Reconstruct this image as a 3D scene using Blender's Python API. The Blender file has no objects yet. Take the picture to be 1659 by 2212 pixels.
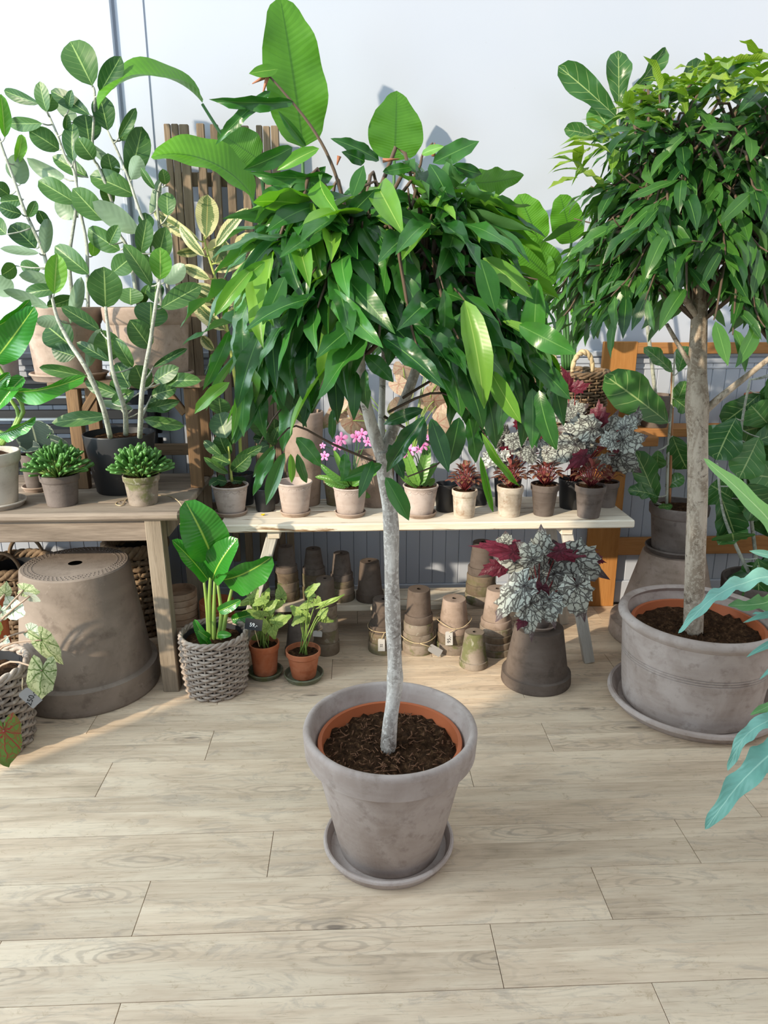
import bpy, bmesh, math, random
from mathutils import Vector, Matrix, Euler
random.seed(7)
S = bpy.context.scene
COL = S.collection
R = math.radians
pi = math.pi
# ------------------------------------------------------------------ camera
W, H, FPX = 1659, 2212, 1570.0
PITCH, YAW = R(16.2), R(-2.4)
CAM = Vector((0, 0, 1.5))
cam = bpy.data.cameras.new('camera')
cam.sensor_fit = 'VERTICAL'; cam.sensor_height = 36; cam.sensor_width = 27
cam.lens = FPX / H * 36; cam.clip_start = .05; cam.clip_end = 100
camo = bpy.data.objects.new('camera', cam); COL.objects.link(camo)
camo.location = CAM; camo.rotation_euler = (pi/2 - PITCH, 0, YAW)
S.camera = camo
CR = Euler((pi/2 - PITCH, 0, YAW)).to_matrix()
# ------------------------------------------------------------------ light
def lin(h):
    h = h.lstrip('#'); o = []
    for i in (0, 2, 4):
        c = int(h[i:i+2], 16) / 255
        o.append(c/12.92 if c <= .04045 else ((c+.055)/1.055)**2.4)
    return (*o, 1)
wd = bpy.data.worlds.new('daylight'); S.world = wd; wd.use_nodes = True
bg = wd.node_tree.nodes['Background']
bg.inputs[0].default_value = (.80, .91, 1.0, 1); bg.inputs[1].default_value = .85
sun = bpy.data.lights.new('sun_offscreen', 'SUN'); sun.energy = 4.2; sun.color = (1, .85, .64); sun.angle = R(1.2)
suno = bpy.data.objects.new('sun_offscreen', sun); COL.objects.link(suno)
SUNDIR = Vector((.74, .62, -.38)).normalized()
suno.rotation_euler = SUNDIR.to_track_quat('-Z', 'Y').to_euler()
suno.location = (-4, -3, 4)
# daylight through the tall window in the left wall
al = bpy.data.lights.new('window_left_offscreen', 'AREA'); al.shape = 'RECTANGLE'; al.size = 2.6; al.size_y = 2.2
al.energy = 90; al.color = (.78, .93, 1)
alo = bpy.data.objects.new('window_left_offscreen', al); COL.objects.link(alo)
alo.location = (-2.75, 1.3, 1.75); alo.rotation_euler = Vector((1, .0, -.3)).to_track_quat('-Z', 'Z').to_euler()
vs = S.view_settings
vs.view_transform = 'Standard'; vs.look = 'None'; vs.gamma = 1; vs.use_curve_mapping = False; vs.exposure = 0.34

# ------------------------------------------------------------------ pixel helpers (a pixel gives only a direction)
def ray(x, y): return CR @ Vector(((x - W/2)/FPX, -(y - H/2)/FPX, -1))
def G(x, y, z=0.0):
    r = ray(x, y); t = (z - CAM.z)/r.z; return CAM + r*t
def D(x, y, Y):
    r = ray(x, y); return CAM + r*(Y/r.y)
def mpp(p):
    v = CR.transposed() @ (Vector(p) - CAM); return -v.z/FPX
def zoom(s, ox, oy): return lambda x, y: (ox + x/s, oy + y/s)

# ------------------------------------------------------------------ materials
MATS = {}
class N:
    def __init__(s, name):
        s.m = bpy.data.materials.new(name); s.m.use_nodes = True
        s.t = s.m.node_tree; s.t.nodes.clear()
        s.out = s.n('ShaderNodeOutputMaterial')
        MATS[name] = s.m
    def n(s, k, **kw):
        o = s.t.nodes.new(k)
        for a, b in kw.items(): setattr(o, a, b)
        return o
    def l(s, a, b): s.t.links.new(a, b)
    def put(s, sock, v):
        if v is None: return
        if hasattr(v, 'is_linked') or hasattr(v, 'links'): s.l(v, sock)
        else:
            if isinstance(v, str): v = lin(v)
            sock.default_value = v
    def math(s, op, a, b=None, c=None, clamp=False):
        o = s.n('ShaderNodeMath', operation=op); o.use_clamp = clamp
        for i, v in enumerate((a, b, c)):
            if v is not None: s.put(o.inputs[i], v)
        return o.outputs[0]
    def mix(s, f, a, b, mode='MIX'):
        o = s.n('ShaderNodeMix', data_type='RGBA', blend_type=mode)
        s.put(o.inputs[0], f); s.put(o.inputs[6], a); s.put(o.inputs[7], b)
        return o.outputs[2]
    def ramp(s, f, stops):
        o = s.n('ShaderNodeValToRGB'); e = o.color_ramp.elements
        while len(e) < len(stops): e.new(.5)
        for i, (p, c) in enumerate(stops):
            e[i].position = p; e[i].color = lin(c) if isinstance(c, str) else (c, c, c, 1)
        s.put(o.inputs[0], f); return o.outputs[0]
    def step(s, v, a, b, x=0.0, y=1.0):
        o = s.n('ShaderNodeMapRange', interpolation_type='SMOOTHSTEP')
        s.put(o.inputs[0], v); s.put(o.inputs[1], a); s.put(o.inputs[2], b); s.put(o.inputs[3], x); s.put(o.inputs[4], y)
        return o.outputs[0]
    def noise(s, vec, sc, det=3, rough=.55, dist=0):
        o = s.n('ShaderNodeTexNoise'); s.put(o.inputs['Vector'], vec); o.inputs['Scale'].default_value = sc
        o.inputs['Detail'].default_value = det; o.inputs['Roughness'].default_value = rough; o.inputs['Distortion'].default_value = dist
        return o.outputs['Fac']
    def coords(s, scale=(1, 1, 1), rnd=True):
        tc = s.n('ShaderNodeTexCoord'); v = tc.outputs['Object']
        if rnd:
            oi = s.n('ShaderNodeObjectInfo')
            a = s.n('ShaderNodeVectorMath', operation='MULTIPLY_ADD')
            s.l(v, a.inputs[0]); a.inputs[1].default_value = (1, 1, 1)
            cb = s.n('ShaderNodeCombineXYZ')
            r = s.math('MULTIPLY', oi.outputs['Random'], 37.0)
            for i in range(3): s.l(r, cb.inputs[i])
            s.l(cb.outputs[0], a.inputs[2]); v = a.outputs[0]
        mp = s.n('ShaderNodeMapping'); s.l(v, mp.inputs[0]); mp.inputs['Scale'].default_value = scale
        return mp.outputs[0]
    def orand(s): return s.n('ShaderNodeObjectInfo').outputs['Random']
    def bump(s, h, st=.3, d=.01):
        b = s.n('ShaderNodeBump'); b.inputs['Strength'].default_value = st; b.inputs['Distance'].default_value = d
        s.l(h, b.inputs['Height']); return b.outputs[0]
    def pbr(s, col, rough=.6, spec=.5, normal=None, metal=0):
        p = s.n('ShaderNodeBsdfPrincipled'); s.put(p.inputs['Base Color'], col); s.put(p.inputs['Roughness'], rough)
        p.inputs['Specular IOR Level'].default_value = spec; p.inputs['Metallic'].default_value = metal
        if normal is not None: s.l(normal, p.inputs['Normal'])
        return p.outputs[0]
    def done(s, sh): s.l(sh, s.out.inputs[0]); return s.m

def plain(name, col, rough=.6, spec=.4, metal=0):
    n = N(name); return n.done(n.pbr(lin(col), rough, spec, None, metal))

def clay(name, base, light, dark, moss=0.0, sc=1.0, streak=0.0, rough=.85):
    n = N(name); v = n.coords((sc, sc, sc))
    a = n.noise(v, 7, 4, .6, .6); b = n.noise(v, 26, 4, .65); g = n.noise(v, 160, 2)
    vs_ = n.coords((sc, sc, sc*9)); ring = n.noise(vs_, 5, 3, .5, .2)
    c = n.mix(n.step(a, .35, .7), base, light)
    c = n.mix(n.math('MULTIPLY', n.step(b, .5, .72), .55), c, dark)
    c = n.mix(n.math('MULTIPLY', n.step(ring, .42, .68), .3), c, light)
    if streak: c = n.mix(n.math('MULTIPLY', n.step(n.noise(v, 12, 5, .7, 2.5), .6, .68), streak), c, '#b9aca2')
    if moss:
        c = n.mix(n.math('MULTIPLY', n.step(n.noise(v, 9, 4, .7), .5, .62), moss), c, '#5d6238')
        c = n.mix(n.math('MULTIPLY', n.step(n.noise(v, 14, 4, .7, 1), .6, .68), moss*.8), c, '#a3a092')
    br = n.math('MULTIPLY_ADD', n.orand(), .28, .86)
    hsv = n.n('ShaderNodeHueSaturation'); n.l(c, hsv.inputs['Color']); n.l(br, hsv.inputs['Value'])
    return n.done(n.pbr(hsv.outputs[0], rough, .25, n.bump(n.math('ADD', g, b), .25, .002)))

def wood(name, cols, axis=0, sc=1.0, rough=.75, bump=.35, knots=True, wear=None):
    n = N(name); s = [16*sc]*3; s[axis] = 1.1*sc
    v = n.coords(tuple(s)); v2 = n.coords(tuple([x*.35 for x in s])); 
    a = n.noise(v2, 1.2, 4, .6, 1.2); b = n.noise(v, 3.2, 5, .7, .4); f = n.noise(v, 12, 2, .6)
    t = n.math('ADD', n.math('MULTIPLY', a, .55), n.math('MULTIPLY', b, .45))
    c = n.ramp(t, [(.3, cols[0]), (.48, cols[1]), (.66, cols[2])])
    c = n.mix(n.math('MULTIPLY', n.step(f, .56, .74), .4), c, cols[0])
    if wear:
        w = n.noise(v, 1.7, 5, .75, .6)
        c = n.mix(n.step(w, wear[1], wear[1]+.06), c, wear[0])
    br = n.math('MULTIPLY_ADD', n.orand(), .2, .9)
    hsv = n.n('ShaderNodeHueSaturation'); n.l(c, hsv.inputs['Color']); n.l(br, hsv.inputs['Value'])
    return n.done(n.pbr(hsv.outputs[0], rough, .3, n.bump(n.math('ADD', b, f), bump, .003)))

def floor_mat():
    n = N('vinyl_oak'); v = n.coords((1, 1, 1)); 
    tc = n.n('ShaderNodeTexCoord'); sep = n.n('ShaderNodeSeparateXYZ'); n.l(tc.outputs['Object'], sep.inputs[0])
    half = n.math('GREATER_THAN', sep.outputs[1], 0.012)
    def st(sx, sy, off=0):
        mp = n.n('ShaderNodeMapping'); n.l(v, mp.inputs[0]); mp.inputs['Scale'].default_value = (sx, sy, 1)
        cb = n.n('ShaderNodeCombineXYZ'); n.l(n.math('MULTIPLY', half, 3.7), cb.inputs[0]); n.l(n.math('MULTIPLY', half, 1.3), cb.inputs[1])
        n.l(cb.outputs[0], mp.inputs['Location']); return mp.outputs[0]
    big = n.noise(st(1.3, 6), 1.6, 4, .6, .8)
    gr = n.noise(st(2.2, 60), 1.0, 5, .7, .8)
    fine = n.noise(st(7, 150), 1.4, 3, .7)
    dirt = n.noise(st(10, 16), 2.2, 6, .8, .6)
    blot = n.noise(st(3, 9), 2.0, 5, .75, 1.0)
    vo = n.n('ShaderNodeTexVoronoi'); n.l(st(1.7, 7), vo.inputs['Vector']); vo.inputs['Scale'].default_value = 1.4
    kn = n.step(n.math('ADD', vo.outputs['Distance'], n.math('MULTIPLY', gr, .05)), .06, .13, 1, 0)
    halo = n.step(vo.outputs['Distance'], .12, .62, 1, 0)
    vc_ = n.n('ShaderNodeSeparateColor'); n.l(vo.outputs['Color'], vc_.inputs[0])
    sel = n.step(vc_.outputs[0], .35, .5)
    rg = n.math('SINE', n.math('ADD', n.math('MULTIPLY', vo.outputs['Distance'], 62.0), n.math('ADD', n.math('MULTIPLY', big, 26.0), n.math('MULTIPLY', gr, 3.0))))
    c = n.ramp(n.math('ADD', n.math('MULTIPLY', big, .6), n.math('MULTIPLY', gr, .4)), [(.33, '#ac9982'), (.45, '#c9b299'), (.58, '#d9c5ac')])
    c = n.mix(n.math('MULTIPLY', n.step(blot, .52, .66), .4), c, '#998d82')
    c = n.mix(n.math('MULTIPLY', n.step(rg, .1, .95), n.math('MULTIPLY', n.math('MULTIPLY', halo, sel), .38)), c, '#7f7266')
    c = n.mix(n.math('MULTIPLY', n.step(fine, .55, .72), .42), c, '#84715b')
    c = n.mix(n.math('MULTIPLY', n.step(dirt, .56, .70), .42), c, '#8f744f')
    c = n.mix(n.math('MULTIPLY', n.math('MULTIPLY', kn, sel), .75), c, '#685c52')
    br = n.math('MULTIPLY_ADD', n.math('FRACT', n.math('ADD', n.orand(), n.math('MULTIPLY', half, .43))), .17, .92)
    hsv = n.n('ShaderNodeHueSaturation'); n.l(c, hsv.inputs['Color']); n.l(br, hsv.inputs['Value'])
    return n.done(n.pbr(hsv.outputs[0], n.math('MULTIPLY_ADD', fine, .3, .36), .45, n.bump(n.math('ADD', gr, fine), .12, .002)))

def paint(name, col, col2, rough=.55):
    n = N(name); v = n.coords((1, 1, 1), False)
    c = n.mix(n.noise(v, 2.5, 2), col, col2)
    c = n.mix(n.math('MULTIPLY', n.step(n.noise(v, 30, 3, .7), .72, .76), .35), c, '#9c9c9c')
    return n.done(n.pbr(c, rough, .3))

def leafmat(name, c1, c2, vein=None, nv=8, vk=1.3, vw=.07, vs_=.7, under=None, edge=None, edgew=.35, tr=.22, rough=.38, mid=None, midw=.05, trc=None, spec=.45, bs=.18):
    n = N(name); uv = n.n('ShaderNodeUVMap'); sp = n.n('ShaderNodeSeparateXYZ'); n.l(uv.outputs[0], sp.inputs[0])
    u, v = sp.outputs[0], sp.outputs[1]
    au = n.math('ABSOLUTE', n.math('MULTIPLY_ADD', u, 2, -1))
    geo = n.n('ShaderNodeNewGeometry')
    rn = n.math('FRACT', n.math('ADD', n.orand(), geo.outputs['Random Per Island']))
    tc = n.n('ShaderNodeTexCoord')
    nz = n.noise(tc.outputs['UV'], 5, 3)
    c = n.mix(n.math('MULTIPLY_ADD', nz, .5, n.math('MULTIPLY_ADD', rn, .9, -.2), clamp=True), c1, c2)
    if edge:
        e = n.math('ADD', au, n.math('MULTIPLY_ADD', n.noise(tc.outputs['UV'], 7, 4, .7), 1.1, -.55))
        c = n.mix(n.step(e, 1-edgew-.04, 1-edgew+.04), c, edge)
    bandc = n.math('MULTIPLY', n.math('PINGPONG', n.math('MULTIPLY_ADD', v, nv*1.0, n.math('MULTIPLY', au, -vk)), .5), 2.0)
    if vein:
        m = n.math('MULTIPLY', n.step(bandc, 0, vw*2.2, 1, 0), vs_)
        m = n.math('MULTIPLY', m, n.step(au, .97, .6, .15, 1))
        c = n.mix(m, c, vein)
    if mid or vein:
        c = n.mix(n.math('MULTIPLY', n.step(au, midw*.5, midw*1.6, 1, 0), .85), c, mid or vein)
    if under: c = n.mix(geo.outputs['Backfacing'], c, under)
    nm = n.bump(bandc, bs, .004)
    p = n.pbr(c, rough, spec, nm)
    t = n.n('ShaderNodeBsdfTranslucent'); n.l(n.mix(1.0, c, trc or '#d8f060', 'MULTIPLY') if trc is not False else c, t.inputs[0])
    ms = n.n('ShaderNodeMixShader'); ms.inputs[0].default_value = tr
    n.l(p, ms.inputs[1]); n.l(t.outputs[0], ms.inputs[2])
    return n.done(ms.outputs[0])

def fanmat(name, ground, vein, rim=None, nrad=5.0, vor=9, vstr=.8, under=None, speck=None, tr=.15, veinw=.11, vcw=.045, rough=.45):
    n = N(name); uv = n.n('ShaderNodeUVMap'); sp = n.n('ShaderNodeSeparateXYZ'); n.l(uv.outputs[0], sp.inputs[0])
    wob = n.math('MULTIPLY_ADD', n.noise(uv.outputs[0], 9, 3, .6), .09, -.045)
    x = n.math('ADD', n.math('SUBTRACT', sp.outputs[0], .5), wob); y = n.math('SUBTRACT', n.math('SUBTRACT', sp.outputs[1], .35), wob)
    ang = n.math('ARCTAN2', x, y); r = n.math('SQRT', n.math('ADD', n.math('MULTIPLY', x, x), n.math('MULTIPLY', y, y)))
    pp = n.math('MULTIPLY', n.math('PINGPONG', n.math('MULTIPLY', ang, nrad/pi), .5), r)   # distance to a radial vein
    rv = n.step(pp, .003, .018, 1, 0)
    vo = n.n('ShaderNodeTexVoronoi', feature='DISTANCE_TO_EDGE'); vo.inputs['Scale'].default_value = vor
    w = n.n('ShaderNodeVectorMath', operation='MULTIPLY_ADD'); n.l(uv.outputs[0], w.inputs[0]); w.inputs[1].default_value = (1, 1, 1)
    oi = n.n('ShaderNodeObjectInfo'); cb = n.n('ShaderNodeCombineXYZ'); n.l(n.math('MULTIPLY', oi.outputs['Random'], 9), cb.inputs[0]); n.l(cb.outputs[0], w.inputs[2])
    w2 = n.n('ShaderNodeVectorMath', operation='ADD'); n.l(w.outputs[0], w2.inputs[0]); cb2 = n.n('ShaderNodeCombineXYZ'); n.l(n.math('MULTIPLY', wob, 1.6), cb2.inputs[0]); n.l(n.math('MULTIPLY', wob, -1.6), cb2.inputs[1]); n.l(cb2.outputs[0], w2.inputs[1])
    n.l(w2.outputs[0], vo.inputs['Vector'])
    ve = n.math('MULTIPLY', n.step(vo.outputs['Distance'], vcw, vcw*2.6, 1, 0), vstr)
    c = n.mix(n.math('MAXIMUM', rv, ve), ground, vein)
    if rim: c = n.mix(n.step(n.math('ADD', r, n.math('MULTIPLY', n.noise(uv.outputs[0], 8, 3), .15)), .36, .5), c, rim)
    if speck: c = n.mix(n.step(n.noise(w.outputs[0], 22, 4, .8), .56, .62), c, speck)
    geo = n.n('ShaderNodeNewGeometry')
    if under: c = n.mix(geo.outputs['Backfacing'], c, n.mix(n.math('MULTIPLY', rv, .5), under, '#c08088'))
    br = n.math('MULTIPLY_ADD', oi.outputs['Random'], .35, .75)
    hsv = n.n('ShaderNodeHueSaturation'); n.l(c, hsv.inputs['Color']); n.l(br, hsv.inputs['Value'])
    p = n.pbr(hsv.outputs[0], rough, .4, n.bump(ve, .35, .003))
    t = n.n('ShaderNodeBsdfTranslucent'); n.l(hsv.outputs[0], t.inputs[0])
    ms = n.n('ShaderNodeMixShader'); ms.inputs[0].default_value = tr
    n.l(p, ms.inputs[1]); n.l(t.outputs[0], ms.inputs[2]); return n.done(ms.outputs[0])

def bark(name, base, light, dark, sc=1.0):
    n = N(name); v = n.coords((sc, sc, sc)); v2 = n.coords((sc, sc, sc*.3))
    a = n.noise(v2, 14, 5, .7, .6); b = n.noise(v, 90, 3, .7); d = n.noise(v, 22, 5, .75, 1)
    c = n.mix(n.step(a, .4, .62), base, light)
    c = n.mix(n.math('MULTIPLY', n.step(b, .5, .6), .7), c, light)
    c = n.mix(n.math('MULTIPLY', n.step(d, .54, .66), .8), c, dark)
    return n.done(n.pbr(c, .85, .2, n.bump(n.math('ADD', a, b), .5, .004)))

def soilmat():
    n = N('potting_soil'); v = n.coords((1, 1, 1))
    a = n.noise(v, 60, 6, .8); b = n.noise(v, 18, 4, .7)
    c = n.ramp(a, [(.36, '#1c120c'), (.5, '#3d2a1c'), (.62, '#5b4230'), (.75, '#8a6b4c')])
    c = n.mix(n.step(b, .45, .65), c, '#2b1c12', )
    return n.done(n.pbr(n.mix(.5, c, n.ramp(a, [(.36, '#22160e'), (.55, '#4e3725'), (.72, '#92734f')])), .95, .1, n.bump(a, .9, .01)))

WALL = paint('white_wall_paint', '#b6bcc8', '#b1b9c8')
WAINS = paint('white_wainscot_paint', '#b2b8c4', '#adb5c3')
FLOOR = floor_mat()
JOINT = plain('floor_joint', '#6e6152', .9)
M_LILAC = clay('lilac_grey_clay', '#a2938b', '#b9aca6', '#86776e')
M_LILAC2 = clay('warm_grey_clay', '#8d7b6d', '#a79488', '#6d5d52')
M_BIG = clay('brown_grey_clay', '#75695f', '#8a7d72', '#574b43', sc=.6, streak=.22)
M_DARK = clay('dark_grey_clay', '#5f554f', '#756b66', '#453d38')
M_DARK2 = clay('dark_umber_clay', '#5c5048', '#6c6058', '#463c35')
M_MOSS = clay('mossy_clay', '#7a6d60', '#93877b', '#4c443b', moss=.8)
M_OLD = clay('old_umber_clay', '#665848', '#7d7062', '#3c342c', moss=.45)
M_TERRA = clay('terracotta', '#a85f3d', '#b9795a', '#8a4a2e')
M_TERRA2 = clay('weathered_terracotta', '#9a7a62', '#b39a84', '#73573f')
M_WHITEP = clay('pale_stone_clay', '#b9aea2', '#cbc2b6', '#958a7e')
M_FLAKE = clay('flaking_limewash_clay', '#9a8d7d', '#c4bbae', '#7d5a38', sc=1.6, streak=.7)
M_GREENSAU = clay('green_stained_clay', '#5d604c', '#7c7c68', '#3d4030', moss=.6)
M_BLACKP = plain('black_plastic', '#2b2d31', .45, .5)
M_NURS = plain('orange_brown_plastic', '#b5643f', .5, .4)
M_SOIL = soilmat()
W_TABLE = wood('weathered_grey_brown_wood', ('#5a4e43', '#85776a', '#a39585'), 0)
W_TABLEZ = wood('weathered_grey_wood_upright', ('#5f544a', '#857868', '#9d9080'), 2)
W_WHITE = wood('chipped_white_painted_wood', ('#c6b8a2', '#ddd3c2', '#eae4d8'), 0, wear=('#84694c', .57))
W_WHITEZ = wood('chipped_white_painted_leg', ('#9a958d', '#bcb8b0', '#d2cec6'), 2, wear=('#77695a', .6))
W_STAND = wood('brown_stand_wood', ('#4a3828', '#715840', '#8a6c4c'), 2)
W_STANDX = wood('brown_stand_top_wood', ('#4f3f30', '#786450', '#927c66'), 0)
W_SLAT = wood('slat_wood', ('#54483d', '#7d6c5a', '#978571'), 2)
W_PINE = wood('orange_pine', ('#85572c', '#a8743e', '#ba864e'), 2, sc=.7)
W_PINEX = wood('orange_pine_rail', ('#7d5430', '#9c6c3e', '#ad7c4c'), 0, sc=.7)
M_WICK = wood('grey_wicker', ('#75685e', '#9c8e83', '#b8aca0'), 2, sc=2)
M_WICKB = wood('brown_wicker', ('#4a3c30', '#75614c', '#957f66'), 2, sc=2)
M_ROPE = wood('straw_rope', ('#a08a66', '#c6b08a', '#d8c6a2'), 2, sc=4)
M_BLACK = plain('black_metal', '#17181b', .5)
M_STEEL = plain('grey_steel', '#8f979c', .35, .5, .7)
M_TAG = plain('grey_card', '#8f8d8c', .7)
M_TAGW = plain('white_card', '#b9b6b2', .7)
M_INK = plain('black_ink', '#1c1a1a', .8)
M_SLATE = plain('black_slate_card', '#16181c', .5)
M_CHALK = plain('white_lettering', '#eef0f2', .8)
M_CHIP = plain('bark_chip', '#6b4a34', .9)
BARK1 = bark('pale_grey_bark', '#a59c94', '#dcd6ce', '#6b625a')
BARK2 = bark('brown_grey_bark', '#8f8070', '#bdb0a0', '#5c4e42')
TWIG = plain('twig_brown', '#5e4f42', .8)
CANE = plain('bamboo_cane', '#a9774f', .6)
STEMG = plain('green_stem', '#7d9a4a', .5)
STEMD = plain('dark_green_stem', '#3f6b35', .5)
STEMY = plain('yellow_green_stem', '#a5b05a', .5)
STEMGR = bark('grey_green_stem', '#8d9184', '#b2b5a8', '#6d6f5e')
STEMR = plain('red_stem', '#84383a', .5)
STEMB = plain('brown_petiole', '#a08a78', .6)
L_ALII = leafmat('long_fig_leaf', '#1d4f22', '#417f31', None, 26, 2, .1, under='#5c8c5a', tr=.22, mid='#6b9f50', midw=.04, rough=.3, bs=.02, spec=.6)
L_ALIIN = leafmat('young_long_fig_leaf', '#5a9636', '#7fb044', None, 26, 2, .1, tr=.35, mid='#a9cf6a', midw=.04, rough=.33, bs=.02)
L_ALII2 = leafmat('small_fig_leaf', '#1f4a24', '#4a7d32', None, 22, 2, .1, under='#5a8452', tr=.26, mid='#6d9d4d', midw=.04, rough=.33, bs=.02, spec=.55)
L_ALII2Y = leafmat('young_sunlit_small_fig_leaf', '#6f9a35', '#97b044', None, 22, 2, .1, tr=.35, mid='#a8c468', midw=.05, rough=.4)  # young growth, with sunlight partly put into the yellow-green
L_AUD = leafmat('oval_fig_leaf', '#274f2a', '#4b7439', '#9fbb74', 7, 1.5, .03, .6, under='#7c9478', tr=.2, midw=.04, rough=.4, bs=.1)
L_AUDY = leafmat('young_oval_fig_leaf', '#5c9a35', '#7db043', '#b4d077', 7, 1.5, .03, .6, tr=.3, midw=.05, rough=.42)
L_VAR = leafmat('cream_edged_rubber_leaf', '#5e7448', '#7d8f5c', None, 20, 2, .05, edge='#d9d3a0', edgew=.5, under='#9c9a68', tr=.25, mid='#c4b878', midw=.04, rough=.4)
L_RUB = leafmat('dark_rubber_leaf', '#33443a', '#435249', None, 24, 2, .05, edge='#9aa28c', edgew=.06, under='#566052', tr=.1, mid='#a5a98c', midw=.04, rough=.4)
L_BAN = leafmat('banana_like_leaf', '#3f7427', '#5f9a2c', '#335f20', 24, 2, .1, .22, under='#4f8428', tr=.34, mid='#3f6f28', midw=.035, rough=.36)
L_STR = leafmat('glossy_paddle_leaf', '#2f7a2b', '#46922f', '#2a6a26', 18, 2.4, .12, .3, under='#6aa04a', tr=.2, mid='#b6d860', midw=.04, rough=.22, spec=.6)
L_FID = leafmat('fiddle_leaf', '#2f5a2c', '#4a7a3a', '#a2b878', 6, 1.2, .045, .7, under='#6f8a58', tr=.18, midw=.035, rough=.32)
L_FERN = leafmat('blue_green_frond', '#6fa79a', '#86bdb0', None, 20, 2, .1, under='#7fb0a4', tr=.2, mid='#a9d4c4', midw=.05, rough=.45, trc='#a0e8c0')
L_FERNG = leafmat('green_frond', '#5d9058', '#76a86a', None, 20, 2, .1, under='#7fa888', tr=.2, mid='#9fc490', midw=.05, rough=.45)
L_PEP = leafmat('red_brown_leaf', '#5f3a2e', '#824e3e', None, 8, 1, .1, under='#95524c', tr=.1, mid='#84804e', midw=.14, rough=.35, trc='#f0a090')
L_ORC = leafmat('orchid_leaf', '#4a7a34', '#6a9640', None, 12, 1, .1, tr=.2, mid='#3f6a2c', midw=.05, rough=.35)
L_BEG = fanmat('silver_veined_leaf', '#b4b9b0', '#332c2d', '#5a484c', 7, 13, .8, under='#6f1f30', tr=.08)
L_BEGR = fanmat('wine_red_leaf', '#6a2033', '#4a101f', None, 7, 11, .5, under='#7d2a3c', tr=.2)
L_CAL = fanmat('white_caladium_leaf', '#dde8da', '#5f8a50', None, 4, 8, .25, under='#cdd8c6', tr=.3)
L_CALG = fanmat('speckled_caladium_leaf', '#c6d0a4', '#5a7a3a', None, 4, 8, .4, speck='#58703a', under='#b0bc8c', tr=.3)
L_CALR = fanmat('red_veined_caladium_leaf', '#6c9040', '#a8343a', '#5a7a30', 5, 12, .5, under='#7a9048', tr=.25)
L_SYN = fanmat('pale_arrow_leaf', '#a9c46c', '#7aa04c', '#8bb058', 4, 7, .3, under='#9ab870', tr=.28, rough=.42)
L_PINK = fanmat('pink_cream_leaf', '#c9b49a', '#b88a78', '#8f9a62', 3, 9, .35, under='#c8a888', tr=.3)
M_SUCC = leafmat('jade_finger', '#2f6030', '#4f7f3c', None, 4, 1, .1, tr=.1, mid='#55843f', midw=.01, rough=.3)
M_PET = plain('pink_petal', '#e08cc0', .5); M_PETD = plain('deep_pink_lip', '#b03a80', .5)
M_YEL = plain('yellow_petal', '#e8d020', .6)
M_BUD = plain('brown_bud_sheath', '#a0684c', .6)

# ------------------------------------------------------------------ object helpers
WL = {}
def prop(o, label=None, cat=None, group=None, kind=None):
    if label: o['label'] = label
    if cat: o['category'] = cat
    if group: o['group'] = group
    if kind: o['kind'] = kind
    return o
def thing(name, loc, label, cat, group=None):
    o = bpy.data.objects.new(name, None); COL.objects.link(o); o.location = loc; o.empty_display_size = .05
    WL[o] = Vector(loc); return prop(o, label, cat, group)
def link(name, me, parent=None, wloc=(0, 0, 0), rot=None, scale=None):
    o = bpy.data.objects.new(name, me); COL.objects.link(o); w = Vector(wloc); WL[o] = w
    if parent is not None:
        o.parent = parent; o.location = w - WL[parent]
    else: o.location = w
    if rot is not None: o.rotation_euler = rot
    if scale is not None: o.scale = scale
    return o
def mesh(name, v, f, mat, smooth=True, ang=None, uv=None):
    me = bpy.data.meshes.new(name); me.from_pydata([tuple(p) for p in v], [], f)
    if smooth: me.polygons.foreach_set('use_smooth', [True]*len(me.polygons))
    if uv is not None:
        L = me.uv_layers.new(name='UVMap')
        for lp in me.loops: L.data[lp.index].uv = uv[lp.vertex_index]
    if mat: me.materials.append(mat)
    me.update()
    if ang: me.set_sharp_from_angle(angle=R(ang))
    return me
_bx = {}
def boxmesh(dims, mat, bev=.003):
    k = (tuple(round(d, 4) for d in dims), mat.name, bev)
    if k in _bx: return _bx[k]
    bm = bmesh.new(); bmesh.ops.create_cube(bm, size=1)
    for v in bm.verts: v.co = Vector((v.co.x*dims[0], v.co.y*dims[1], v.co.z*dims[2]))
    if bev: bmesh.ops.bevel(bm, geom=bm.edges[:], offset=min(bev, min(dims)*.3), segments=1, affect='EDGES')
    me = bpy.data.meshes.new('block'); bm.to_mesh(me); bm.free(); me.materials.append(mat); _bx[k] = me; return me
def box(name, c, dims, mat, parent=None, rot=None, bev=.003):
    return link(name, boxmesh(dims, mat, bev), parent, c, rot)
def beam(name, a, b, w, d, mat, parent=None, side=Vector((0, 1, 0))):
    # board from a to b, its w across and d along `side`
    a, b = Vector(a), Vector(b); z = (b-a).normalized(); x = side.cross(z).normalized(); y = z.cross(x)
    o = link(name, boxmesh((w, d, (b-a).length), mat), parent, (a+b)/2)
    o.rotation_euler = Matrix((x, y, z)).transposed().to_euler(); return o
def lathe_data(prof, seg=40, jit=0.0, seed=0):
    rs = random.Random(seed); v = []; f = []; idx = []
    for r, z in prof:
        if r < 1e-6: idx.append([len(v)]); v.append((0, 0, z))
        else:
            idx.append(list(range(len(v), len(v)+seg)))
            for k in range(seg):
                a = 2*pi*k/seg; q = r*(1+jit*math.sin(2*a+seed)+.5*jit*math.sin(3*a+seed*2))
                v.append((q*math.cos(a), q*math.sin(a), z))
    for a, b in zip(idx, idx[1:]):
        if len(a) == 1 and len(b) == 1: continue
        for k in range(seg):
            k2 = (k+1) % seg
            if len(a) == 1: f.append((a[0], b[k2], b[k]))
            elif len(b) == 1: f.append((a[k], a[k2], b[0]))
            else: f.append((a[k], a[k2], b[k2], b[k]))
    return v, f
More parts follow.
